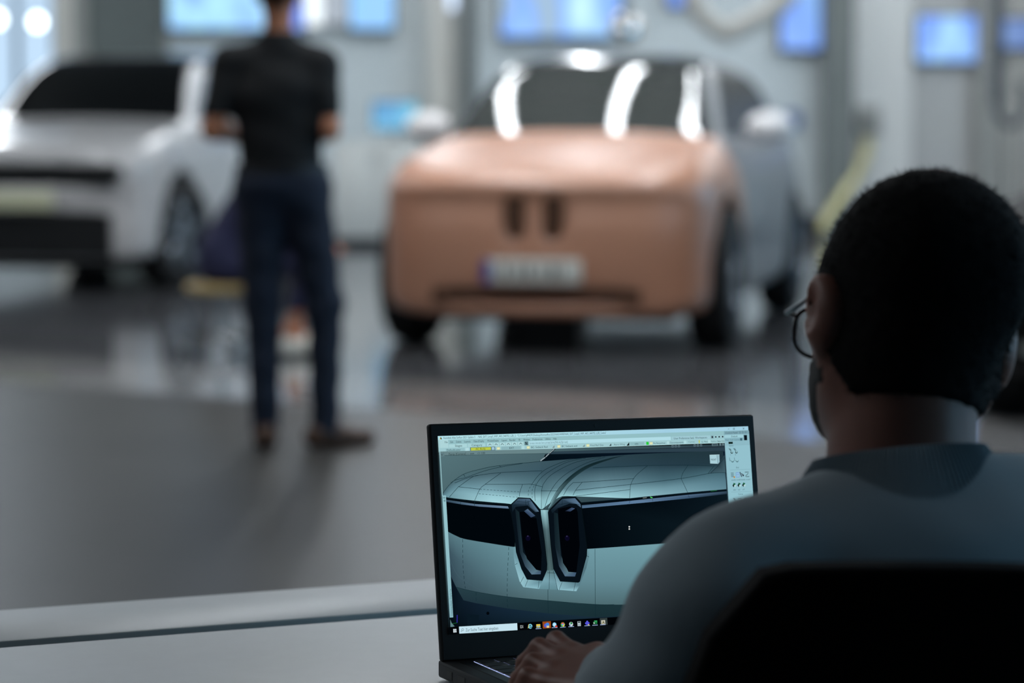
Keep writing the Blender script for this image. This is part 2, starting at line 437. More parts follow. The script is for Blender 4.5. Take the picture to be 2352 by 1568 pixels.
# upright members along the back wall
def column(name, px0, px1, m, depth=.25):
    o = struct(name, (bx(px0), YB - depth, 0), (bx(px1), YB, HT), m); return o
column('trim_1', 136, 176, M['column_light'], .2)
column('trim_2', 176, 206, M['column_mid'], .12)
column('trim_3', 985, 1042, M['column_light'], .3)
column('trim_4', 1074, 1094, M['column_dark'], .2)
column('trim_5', 1884, 1950, M['column_dark'], .35)
column('trim_6', 2236, 2262, M['column_mid'], .3)
b = MB(); b.tube([(bx(1052), YB - .34, 0), (bx(1052), YB - .34, HT)], .045, 12); tag(b.build('trim_7', M['column_mid']), kind='structure')
struct('trim_8', (bx(1952), YB - .08, 0), (bx(2088), YB, HT), M['panel_white'])
struct('trim_9', (bx(2090), YB - .04, 0), (bx(2234), YB, HT), M['panel_grey'])
# ribbed cladding at the right end, rib by rib
clad = struct('trim_10', (bx(2264), YB - .03, 0), (bx(2520), YB, HT), M['panel_grey'])
x = bx(2264); me = None
while x < bx(2515):
    if me is None:
        b = MB(); b.bbox((0, -.045, 0), (.05, 0, HT), .01, seg=1); o = b.build('rib', M['column_light'], clad); me = o.data
    else: o = link('rib', me, None, clad)
    o.location = (x, YB - .03, 0); x += .085
# dark door leaf behind the white car
root = empty('door_1', (bx(296), YB - .03, 0)); root['kind'] = 'structure'
dw = (bx(384) - bx(208)) / 2
box_obj('door_leaf', (-dw, -.03, .02), (dw, .0, 3.3), M['door_dark'], root)
f = MB(); f.box((-dw - .05, -.05, 0), (-dw, 0, 3.35)); f.box((dw, -.05, 0), (dw + .05, 0, 3.35)); f.box((-dw - .05, -.05, 3.3), (dw + .05, 0, 3.37)); f.build('door_frame', M['column_mid'], root)
f = MB(); f.tube([(dw - .1, -.06, .98), (dw - .22, -.06, .98)], .012, 8); f.tube([(dw - .1, -.03, .98), (dw - .1, -.06, .98)], .012, 8); f.build('door_handle', M['steel'], root)

# ================================================================== ceiling strip lights
def strip_light(p, q, label, wid=.16):
    p = Vector(p); q = Vector(q); L = (q - p).length; c = (p + q) / 2; a = math.atan2((q - p).y, (q - p).x)
    root = empty('strip_light', (c.x, c.y, HT - .2), a, label, 'ceiling light', 'strip lights over the show floor')
    h = MB(); h.box((-L / 2, -wid / 2 - .015, .0), (L / 2, wid / 2 + .015, .06)); h.build('housing', M['lamp_housing'], root)
    d = MB(); d.bbox((-L / 2 + .01, -wid / 2, -.03), (L / 2 - .01, wid / 2, -.001), .01, seg=1); d.build('diffuser', M['light'], root)
    for s in (-1, 1):
        h = MB(); h.tube([(s * L * .4, 0, .06), (s * L * .4, 0, .2)], .008, 6); h.build('hanger', M['steel'], root)
CS = [((-.72, 18.6), (-.28, 20.9)), ((.36, 18.6), (.72, 20.9)), ((1.02, 18.4), (1.62, 20.6))]
STRIPS = [((-7.0, 8), (-7.0, 14)), ((-7.0, 17), (-7.0, 27)), ((-4.0, 2.2), (-4.0, 6.4)), ((-5.2, 23.5), (-5.2, 28.8)), (CS[0]), (CS[1]), (CS[2]), ((-1.0, 23.5), (-1.0, 28.8)), ((3.6, 23.5), (3.6, 28.8)), ((6.6, 8), (6.6, 14)), ((6.6, 17), (6.6, 27)), ((4.4, 3.6), (4.4, 7.0)),  # strips beside table and seated man are added fill for table and sweater
          ((.5, 23.5), (.5, 28.8)), ((5.2, 23.5), (5.2, 28.8)), ((-.7, 14.0), (-.7, 17.4)), ((1.3, 14.0), (1.3, 17.4)), ((-3.4, 15.0), (-3.4, 19.0)), ((1.6, 9.6), (1.6, 12.6)), ((-1.0, 9.6), (-1.0, 12.6))]  # added here: extra back-wall, nose and short strips, brightening wall, hood and front
NAMES = ['nearest strip light over the left side of the hall', 'long strip light over the left side beyond the near one', 'strip light over the floor left of the table', 'strip light left of the white car towards the back wall',
         'strip light over the copper-fronted car, leftmost of three', 'strip light over the copper-fronted car, middle of three', 'strip light over the copper-fronted car, rightmost of three',
         'strip light before the back wall, leftmost of the four right of the white car', 'strip light before the back wall, third of the four right of the white car', 'nearest strip light over the right side of the hall', 'long strip light over the right side beyond the near one', 'strip light over the floor right of the seated man',
         'strip light before the back wall, second of the four right of the white car', 'strip light before the back wall, rightmost of the four', 'strip light over the nose of the copper-fronted car, left one', 'strip light over the nose of the copper-fronted car, right one', 'strip light over the floor in front of the white car', 'short strip light in front of the copper-fronted car, right one', 'short strip light above the standing man']
for i, ((p, q), nm) in enumerate(zip(STRIPS, NAMES)): strip_light((*p, 0), (*q, 0), nm, .07 if i in (4, 5) else .26 if i in (14, 15, 17, 18) else .16)

# ================================================================== cars
def spline(pts, per=8, closed=True):
    P = np.array(pts, float); n = len(P); out = []
    for i in range(n if closed else n - 1):
        p0, p1, p2, p3 = (P[(i - 1) % n], P[i % n], P[(i + 1) % n], P[(i + 2) % n]) if closed else (P[max(i - 1, 0)], P[i], P[i + 1], P[min(i + 2, n - 1)])
        for k in range(per):
            t = k / per
            out.append(.5 * ((2 * p1) + (-p0 + p2) * t + (2 * p0 - 5 * p1 + 4 * p2 - p3) * t * t + (-p0 + 3 * p1 - 3 * p2 + p3) * t ** 3))
    if not closed: out.append(P[-1])
    return np.array(out)
def poly_sdf(poly, A, B):
    """signed distance of the grid A x B (two 1-D axes) to a closed polygon"""
    X, Y = np.meshgrid(A, B, indexing='ij'); d = np.full(X.shape, 1e9); ins = np.zeros(X.shape, bool); n = len(poly)
    for i in range(n):
        a = poly[i]; b_ = poly[(i + 1) % n]; e = b_ - a; L = e @ e + 1e-12
        t = np.clip(((X - a[0]) * e[0] + (Y - a[1]) * e[1]) / L, 0, 1)
        d = np.minimum(d, (X - a[0] - t * e[0]) ** 2 + (Y - a[1] - t * e[1]) ** 2)
        c = ((a[1] > Y) != (b_[1] > Y)) & (X < (b_[0] - a[0]) * (Y - a[1]) / (b_[1] - a[1] + 1e-12) + a[0]); ins ^= c
    d = np.sqrt(d); d[ins] *= -1
    return d.astype(np.float32)
def smax(a, b_, k):
    h = np.maximum(k - np.abs(a - b_), 0) / k; return np.maximum(a, b_) + h * h * k * .25

def split_mesh(me, planes, classify, names, mats, parent):
    bm = bmesh.new(); bm.from_mesh(me)
    for co, no in planes:
        bmesh.ops.bisect_plane(bm, geom=bm.verts[:] + bm.edges[:] + bm.faces[:], dist=1e-5, plane_co=co, plane_no=no)
    bm.normal_update(); bm.verts.index_update()
    V = [tuple(v.co) for v in bm.verts]
    groups = {n: [] for n in names}
    for f in bm.faces:
        groups[classify(f.calc_center_median(), f.normal)].append([v.index for v in f.verts])
    bm.free(); out = {}
    for n in names:
        if not groups[n]: continue
        used = {}; vv = []; ff = []
        for f in groups[n]:
            g = []
            for i in f:
                if i not in used: used[i] = len(vv); vv.append(V[i])
                g.append(used[i])
            ff.append(g)
        if n in ('pillar', 'side_window'):               # each connected piece is a part of its own
            par = list(range(len(vv)))
            def find(i):
                while par[i] != i: par[i] = par[par[i]]; i = par[i]
                return i
            for f in ff:
                for q in f[1:]: par[find(q)] = find(f[0])
            isl = {}
            for f in ff: isl.setdefault(find(f[0]), []).append(f)
            for fs in sorted(isl.values(), key=len, reverse=True):
                if len(fs) < 12: continue
                ids = sorted({i for f in fs for i in f}); mp_ = {i: k for k, i in enumerate(ids)}
                o = link(n, np_mesh(n, np.array([vv[i] for i in ids]), [[mp_[i] for i in f] for f in fs]), mats[n], parent)
            out[n] = o
        else: out[n] = link(n, np_mesh(n, np.array(vv), ff), mats[n], parent)
    return out

WHEEL = {}
def wheel(parent, loc, rz, rim_m, r=.365, wd=.235, spokes=5):
    key = (rim_m.name, r)
    if key not in WHEEL:
        t = MB(); hw = wd / 2
        t.lathe([(r * .66, -hw), (r * .9, -hw), (r * .985, -hw + .02), (r, -hw + .06), (r, hw - .06), (r * .985, hw - .02), (r * .9, hw), (r * .66, hw), (r * .64, 0)], 40, Matrix.Rotation(R(90), 4, 'Y'), closed=True)
        to = t.build('tyre', M['rubber']); tm = to.data; bpy.data.objects.remove(to)
        q = MB(); q.lathe([(r * .68, -hw * .9), (r * .68, hw * .95), (r * .63, hw * .95), (r * .61, -hw * .9)], 40, Matrix.Rotation(R(90), 4, 'Y'), closed=True)
        for k in range(spokes):
            mm = Matrix.Rotation(2 * math.pi * k / spokes, 4, 'X')
            q.bbox((hw * .5, -.045, .03), (hw * .85, .045, r * .65), .012, mm, seg=1)
        q.lathe([(.0, hw * .5), (.075, hw * .5), (.075, hw * .92), (.0, hw * .95)], 20, Matrix.Rotation(R(90), 4, 'Y'))
        qo = q.build('rim', rim_m); qm = qo.data; bpy.data.objects.remove(qo)
        d = MB(); d.lathe([(0, -.03), (r * .56, -.03), (r * .56, .01), (0, .01)], 28, Matrix.Rotation(R(90), 4, 'Y')); do = d.build('brake_disc', M['column_dark']); dm = do.data; bpy.data.objects.remove(do)
        WHEEL[key] = (tm, qm, dm)
    tm, qm, dm = WHEEL[key]
    o = link('wheel', tm, None, parent); o.location = loc; o.rotation_euler = (0, 0, rz)
    link('rim', qm, None, o); link('brake_disc', dm, None, o)

def car(name, nose, yaw, P, label):
    root = empty(name, (nose[0], nose[1], 0), -yaw, label, 'car')
    L, W = P['L'], P['W']; hwid = W / 2
    h = .026
    fld = Field((-hwid - .08, -.1, .1), (hwid + .08, L + .1, P['H'] + .08), h)
    side = spline(P['side'], 6); 
    plan = spline(P['plan'], 6, closed=False)
    full = np.concatenate([plan * [1, 1], (plan * [-1, 1])[::-1]])
    fr = spline(P['front'], 6, closed=False); frf = np.concatenate([fr, (fr * [-1, 1])[::-1]])
    A0 = poly_sdf(side, fld.ax[1], fld.ax[2]); A = np.empty(fld.n, np.float32); gy = np.arange(fld.n[1], dtype=np.float32)
    for i, xx in enumerate(fld.ax[0]):          # nose, windscreen and tail bow out towards the middle of the car
        sh = (P.get('bow', .14) * xx * xx) * np.clip((2.4 - fld.ax[1]) / 1.2, 0, 1) / h; q = np.clip(gy - sh, 0, fld.n[1] - 1.001); i0 = q.astype(int); t_ = (q - i0)[:, None]
        A[i] = A0[i0] * (1 - t_) + A0[i0 + 1] * t_
    B = poly_sdf(full, fld.ax[0], fld.ax[1])[:, :, None]
    C = poly_sdf(frf, fld.ax[0], fld.ax[2])[:, None, :]
    D = smax(smax(A, B, .16), C, .10)
    fld.D = np.ascontiguousarray(D.astype(np.float32))
    wy = P['wheels']; wr = P.get('wr', .365); tr = P.get('track', hwid - .13)
    X, Y, Z = fld.grid()
    for y in wy:
        arch = np.maximum(np.sqrt((Y - y) ** 2 + (Z - wr) ** 2) - (wr + .055), (hwid - .36) - np.abs(X))
        fld.D = np.maximum(fld.D, -np.broadcast_to(arch, fld.D.shape)).astype(np.float32)
    for c in P.get('carve', []):
        (x0, x1), (y0, y1), (za, zb), rnd = c
        for s in ((1, -1) if x0 > 0 else (1,)):
            cx, hx = s * (x0 + x1) / 2, (x1 - x0) / 2
            q = np.sqrt(np.maximum(np.abs(X - cx) - hx + rnd, 0) ** 2 + np.maximum(np.abs(Z - (za + zb) / 2) - (zb - za) / 2 + rnd, 0) ** 2) - rnd
            q = np.maximum(q, np.abs(Y - (y0 + y1) / 2) - (y1 - y0) / 2)
            fld.D = smax(fld.D, -np.broadcast_to(q, fld.D.shape), .015).astype(np.float32)
    me = fld.mesh(name + '_shell', 2)
    G = P['green']       # cowl y, windscreen top y, belt z, roof rail z, side glass rear y
    def pill(z): return G['px0'] - (z - G['belt']) * G['pk']
    a = math.atan(G['pk'])
    planes = [((0, G['cowl'], 0), (0, 1, 0)), ((0, G['top'], 0), (0, 1, 0)), ((0, 0, G['belt']), (0, 0, 1)), ((0, 0, G['rail']), (0, 0, 1)), ((0, G['rear'], 0), (0, 1, 0)),
              ((G['px0'], 0, G['belt']), (math.cos(a), 0, math.sin(a))), ((-G['px0'], 0, G['belt']), (-math.cos(a), 0, math.sin(a))), ((0, P['seam'], 0), (0, 1, 0))]
    sa = (G['top'] - G['cowl']) / (G['rail'] - G['belt'] + .06)
    def cls(c, n):
        if c.z > G['belt'] and c.y > G['cowl']:
            if abs(c.x) < pill(c.z) and c.y < G['top'] and n.z > .2: return 'windscreen'
            if abs(n.x) > .45 and c.z < G['rail'] and c.y > G['cowl'] + .22 + (c.z - G['belt']) * sa and c.y < G['rear']: return 'side_window'
            if n.z > .55 and c.y > G['top'] - .02: return 'roof'
            if c.y > G['rear'] and abs(n.x) < .5 and n.z > -.1 and c.z < G['rail']: return 'rear_window'
            return 'pillar'
        if c.y < P['seam'] or (c.y < G['cowl'] and c.z > G['belt'] - .2): return 'front_body'
        return 'body'
    names = ['windscreen', 'side_window', 'roof', 'rear_window', 'pillar', 'front_body', 'body']
    mats = dict(windscreen=P['glass'], side_window=M['side_glass'], roof=P['roof'], rear_window=M['car_glass'], pillar=P['paint2'], front_body=P['paint'], body=P['paint2'])
    parts = split_mesh(me, planes, cls, names, mats, root)
    if P.get('front_label'): parts['front_body']['label'] = P['front_label']
    f = MB()
    f.box((-hwid + .3, .35, .16), (hwid - .3, L - .35, .28)); f.build('underbody', M['black_plastic'], root)
    for y in wy:
        for s in (-1, 1):
            rz = (0 if s > 0 else math.pi) + (P.get('steer', 0) if y == wy[0] else 0)
            wheel(root, (s * tr, y, wr), rz, P['rim'], wr)
    for s in ((-1, 1) if P.get('mirror') else ()):
        m = MB(); my, mz, mx = P['mirror']
        m.ell((s * mx, my, mz), (.14, .085, .09)); m.tube([(s * (mx - .16), my + .03, mz - .09), (s * (mx - .04), my, mz - .03)], .022, 8)
        m.build('side_mirror', P['mirror_mat'], root)
    return root, parts

# --- the car with the copper-coloured front
SIDE = [(.16, .17), (.05, .24), (.03, .36), (.015, .5), (.02, .66), (.055, .80), (.0, .865), (.10, .925), (.35, .99), (.75, 1.055), (1.1, 1.105), (1.25, 1.13), (1.75, 1.385), (2.1, 1.53), (2.5, 1.60), (3.0, 1.60), (3.6, 1.54), (4.1, 1.40), (4.5, 1.12), (4.62, .95), (4.66, .7), (4.60, .4), (4.45, .24), (3.0, .20), (1.2, .19)]
PLAN = [(0, 0), (.30, .012), (.56, .06), (.735, .165), (.86, .38), (.925, .72), (.95, 1.2), (.955, 2.4), (.945, 3.6), (.90, 4.2), (.72, 4.58), (.40, 4.66), (0, 4.68)]
FRONT = [(0, .16), (.75, .165), (.90, .22), (.945, .36), (.955, .55), (.94, .75), (.905, .89), (.84, 1.01), (.785, 1.10), (.738, 1.2), (.675, 1.36), (.595, 1.50), (.46, 1.585), (.25, 1.615), (0, 1.62)]
P1 = dict(L=4.68, W=1.92, H=1.64, side=SIDE, plan=PLAN, front=FRONT, wheels=(.86, 3.78), wr=.37, seam=1.32,
          carve=[((.034, .170), (-.1, .075), (.59, .84), .05), ((-.56, .56), (-.1, .12), (.265, .335), .03)],
          green=dict(cowl=1.28, top=2.14, belt=1.115, rail=1.47, rear=3.95, px0=.735, pk=.42),
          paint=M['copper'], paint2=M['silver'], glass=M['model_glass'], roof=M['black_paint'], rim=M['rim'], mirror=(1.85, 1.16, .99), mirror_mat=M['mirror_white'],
          front_label='copper-coloured front end with hood and fenders')
YAW1 = R(12)
NOSE1 = (0.10, 15.3)
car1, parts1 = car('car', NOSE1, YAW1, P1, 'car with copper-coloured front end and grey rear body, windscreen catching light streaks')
# kidney recesses, plate and lower slot
for s in (-1, 1):
    m = MB(); o_ = [(-.034, .825), (.040, .825), (.062, .79), (.058, .70), (.040, .625), (.022, .605), (-.026, .605), (-.045, .64), (-.052, .79)]
    m.add([(s * (.098 + x), .05, z) for x, z in o_] + [(s * (.098 + x), .10, z) for x, z in o_], [tuple(range(8, -1, -1)), tuple(range(9, 18))] + [(i, (i + 1) % 9, 9 + (i + 1) % 9, 9 + i) for i in range(9)]); m.build('grille', M['clay_dark'], car1)
m = MB(); m.box((-.55, .10, .262), (.55, .14, .338)); m.build('lower_intake', M['clay_dark'], car1)
pl = box_obj('license_plate', (-.26, -.012, .375), (.26, .006, .50), M['plate'], car1, .006)
box_obj('blue_strip', (-.258, -.0145, .378), (-.21, -.0115, .497), M['plate_blue'], pl)
for i, x in enumerate((-.15, -.07, -.03, .05, .10, .15)):
    box_obj('plate_stroke', (x, -.0145, .405), (x + (.016 if i % 2 else .03), -.0115, .47), M['plate_ink'], pl)
# stand that carries the show car
m = MB(); m.box((-.16, .45, 0), (.16, .75, .24)); m.build('support_block', M['black_plastic'], car1)

# --- the white car
SIDE2 = [(.2, .2), (.07, .28), (.04, .45), (.06, .62), (.03, .78), (.06, .92), (.16, 1.0), (.5, 1.08), (.9, 1.13), (1.3, 1.17), (1.48, 1.21), (1.85, 1.44), (2.2, 1.62), (2.6, 1.70), (3.2, 1.70), (3.9, 1.63), (4.4, 1.48), (4.68, 1.15), (4.74, .8), (4.68, .42), (4.5, .27), (3, .23), (1.2, .22)]
PLAN2 = [(0, 0), (.34, .012), (.62, .06), (.81, .18), (.915, .4), (.955, .75), (.965, 1.4), (.97, 2.4), (.96, 3.6), (.91, 4.3), (.74, 4.66), (.4, 4.74), (0, 4.76)]
FRONT2 = [(0, .19), (.75, .195), (.91, .25), (.955, .4), (.97, .6), (.955, .82), (.93, .98), (.87, 1.09), (.81, 1.16), (.76, 1.27), (.70, 1.44), (.62, 1.59), (.48, 1.68), (.25, 1.71), (0, 1.715)]
P2 = dict(L=4.76, W=1.95, H=1.74, side=SIDE2, plan=PLAN2, front=FRONT2, wheels=(.92, 3.9), wr=.385, seam=1.3, steer=R(-12),
          carve=[((-.68, .68), (-.1, .14), (.25, .55), .05), ((-.70, .70), (-.1, .12), (.74, .88), .03)],
          green=dict(cowl=1.44, top=2.28, belt=1.17, rail=1.57, rear=4.2, px0=.745, pk=.40),
          paint=M['white_paint'], paint2=M['white_paint'], glass=M['car_glass'], roof=M['black_paint'], rim=M['rim'], mirror=(1.95, 1.2, 1.02), mirror_mat=M['white_paint'])
car2, parts2 = car('car', (-3.42, 20.35), R(12), P2, 'white car with black windscreen and black intake, left of the standing man')
m = MB(); m.box((-.68, .1, .25), (.68, .15, .55)); m.build('lower_intake', M['black_plastic'], car2)
m = MB(); m.box((-.71, .09, .735), (.71, .13, .885)); m.build('upper_grille', M['black_plastic'], car2)
m = MB(); m.bbox((-.60, .005, .575), (.30, .05, .70), .02); m.build('film_patch', M['trim_green'], car2)
for s in (-1, 1):
    m = MB(); m.bbox((s * .68 - .09, .07, .79), (s * .68 + .09, .13, .88), .02); m.build('headlight', M['black_plastic'], car2)

# --- the black car at the right edge
P3 = dict(P1); P3.update(paint=M['matt_black'], paint2=M['matt_black'], glass=M['side_glass'], roof=M['matt_black'], mirror_mat=M['black_paint'], rim=M['rim'], front_label=None,
          side=[(.16, .17), (.05, .24), (.03, .36), (.015, .5), (.02, .62), (.05, .72), (.06, .79), (.14, .84), (.45, .89), (.95, .93), (1.5, .97), (1.85, 1.01), (2.3, 1.21), (2.65, 1.33), (3.0, 1.37), (3.4, 1.36), (3.9, 1.26), (4.3, 1.1), (4.55, .99), (4.64, .85), (4.66, .7), (4.60, .4), (4.45, .24), (3.0, .20), (1.2, .19)],
          front=[(0, .16), (.75, .165), (.90, .22), (.945, .36), (.955, .55), (.945, .72), (.90, .84), (.82, .93), (.74, .99), (.68, 1.06), (.62, 1.18), (.54, 1.29), (.42, 1.36), (.25, 1.385), (0, 1.39)], H=1.42,
          carve=[((-.56, .56), (-.1, .12), (.265, .40), .03)],
          green=dict(cowl=1.82, top=2.6, belt=.975, rail=1.26, rear=4.05, px0=.66, pk=.42), mirror=None)
car3, parts3 = car('car', (2.68, 11.5), R(14), P3, 'black car at the right edge, mostly hidden behind the seated man\'s head')
m = MB(); m.bbox((-.88, .20, .60), (-.62, .26, .66), .02); m.build('headlight', M['steel'], car3)
m = MB(); m.bbox((.62, .20, .60), (.88, .26, .66), .02); m.build('headlight', M['steel'], car3)
m = MB(); V_ = [];
for i in range(17):
    x_ = -.92 + 1.84 * i / 16; y_ = float(np.interp(abs(x_), [q[0] for q in PLAN[:6]], [q[1] for q in PLAN[:6]])) + .03
    for dy, dz in ((-.03, .30), (-.03, .345), (.05, .345), (.05, .30)): V_.append((x_, y_ + dy, dz))
m.add(V_, [(4 * i + k, 4 * i + (k + 1) % 4, 4 * i + 4 + (k + 1) % 4, 4 * i + 4 + k) for i in range(16) for k in range(4)] + [(3, 2, 1, 0), (64, 65, 66, 67)]); m.build('bumper_strip', M['column_dark'], car3)

# ================================================================== table
TYAW = R(24.6)
tb0 = at_z(0, 1400, .73)                                  # a point of the far edge of the table
troot = empty('table', (float(tb0[0]), float(tb0[1]), 0), TYAW, 'white laminate table with a grey cable channel running along it, under the laptop', 'table')
TL0, TL1 = -1.1, 1.35
box_obj('tabletop_rear_panel', (TL0, -.19, .705), (TL1, 0, .73), M['table'], troot, .003)
box_obj('tabletop_front_panel', (TL0, -.98, .705), (TL1, -.226, .73), M['table'], troot, .003)
box_obj('cable_channel', (TL0, -.226, .706), (TL1, -.19, .722), M['table_gap'], troot)
for i in range(26):
    x = TL0 + .35 + random.random() * .95; o = MB(); q = random.random()
    o.tube([(x, -.2245, .721), (x + random.uniform(-.002, .003), -.224 + .004 * q, .7250 + .004 * q)], .0005, 5); o.build('lint_fibre', M['plate'], troot)
for x in (TL0 + .12, TL1 - .12):
    for y in (-.9, -.1):
        box_obj('leg', (x - .03, y - .03, 0), (x + .03, y + .03, .705), M['column_mid'], troot, .004)
box_obj('apron', (TL0 + .15, -.12, .63), (TL1 - .15, -.09, .705), M['column_mid'], troot)

# ================================================================== laptop
LYAW, LTILT, LROLL = R(23.94), R(10.31), R(-.9)
LO = Vector((-.0619, 2.8814, .775)); LW = .3447; LH = LW * 9 / 16
lap = empty('laptop', (LO.x, LO.y, .73), LYAW, 'black laptop on the white table showing a car front in design software', 'laptop')
Ml = Matrix.Translation((0, 0, .045)) @ Matrix.Rotation(R(90) - LTILT, 4, 'X') @ Matrix.Rotation(LROLL, 4, 'Z')   # x right, y up the screen, z out of it
Mw = Matrix.Translation((LO.x, LO.y, .73)) @ Matrix.Rotation(LYAW, 4, 'Z') @ Ml
Mi = Mw.inverted()
lid = MB(); lid.bbox((-.0085, -.0262, -.0085), (LW + .0085, LH + .0125, -.0005), .003, seg=3)
lid = lid.build('lid', M['laptop'], lap); lid.matrix_local = Ml
bz_ = MB()
for lo, hi in (((-.0065, LH, -.001), (LW + .0065, LH + .0105, .0008)), ((-.0065, -.0245, -.001), (LW + .0065, 0, .0008)), ((-.0065, 0, -.001), (0, LH, .0008)), ((LW, 0, -.001), (LW + .0065, LH, .0008))): bz_.box(lo, hi)
bz_.build('bezel', M['laptop_dark'], lid)
cw = MB(); cw.lathe([(0, .0007), (.0022, .0007), (.0022, .0012), (0, .0012)], 16, Matrix.Translation((LW / 2, LH + .0055, 0))); cw.build('webcam', M['black_plastic'], lid)
base = MB(); bd = .235
base.bbox((-.0085, -bd, .002), (LW + .0085, .008, .0195), .003, seg=2)
base = base.build('base', M['laptop'], lap)
sd = MB(); sd.box((-.0088, -bd + .006, .0045), (-.0082, .004, .0165)); sd.build('side_panel', M['laptop_side'], base)
for y0, y1 in ((-.030, -.018), (-.062, -.044), (-.09, -.078)):
    box_obj('port', (-.0092, y0, .0055), (-.0080, y1, .0135), M['black_plastic'], base)
for x in (.03, LW - .075):
    h = MB(); h.tube([(x, -.001, .0205), (x + .045, -.001, .0205)], .0032, 10); h.build('hinge', M['laptop_dark'], lap)
for x in (.02, LW - .02):
    for y in (-.21, -.01):
        f = MB(); f.lathe([(0, 0), (.006, 0), (.006, .003), (0, .003)], 12, Matrix.Translation((x, y, 0))); f.build('rubber_foot', M['rubber'], base)
box_obj('hinge_bar', (.10, -.004, .0185), (LW - .10, .004, .0245), M['laptop_side'], lap, .001)
bl = MB(); bl.box((.018, -.128, .0193), (LW - .018, -.018, .0198)); bl.build('key_backlight', M['key_light'], base)
kb = MB(); kb.box((.006, -.018, .0193), (LW - .006, -.012, .0202)); kb.box((.006, -.140, .0193), (LW - .006, -.128, .0202)); kb.box((.006, -.128, .0193), (.018, -.018, .0202)); kb.box((LW - .018, -.128, .0193), (LW - .006, -.018, .0202)); kb.build('keyboard_surround', M['laptop_dark'], base)
tp = MB(); tp.bbox((LW / 2 - .055, -.218, .019), (LW / 2 + .055, -.150, .0199), .0004, seg=1); tp.build('touchpad', M['laptop_dark'], base)
KM = {}
def key(x0, x1, y0, y1):
    k = round(x1 - x0, 4)
    if k not in KM:
        g = MB(); g.bbox((0, 0, .0196), (x1 - x0, y1 - y0, .0216), .0007, seg=1); o = g.build('key', M['key'], base); KM[k] = o.data
    else: o = link('key', KM[k], None, base)
    o.location = (x0, y0, 0)
    return o
kw = (LW - .036) / 15.0
for r_ in range(6):
    y1 = -.018 - r_ * (.110 / 6) - .0006; y0 = y1 - .110 / 6 + .0012
    if r_ == 5: runs = [1.2, 1, 1, 1, 5.2, 1, 1, 1, 1.3, 1.3]
    else: runs = [1.0 + .15 * r_] + [1] * 12 + [2.0 - .15 * r_]
    x = .018; tot = sum(runs)
    for q in runs:
        wq = q / tot * (LW - .036); key(x + .0010, x + wq - .0010, y0 + .0004, y1 - .0004); x += wq

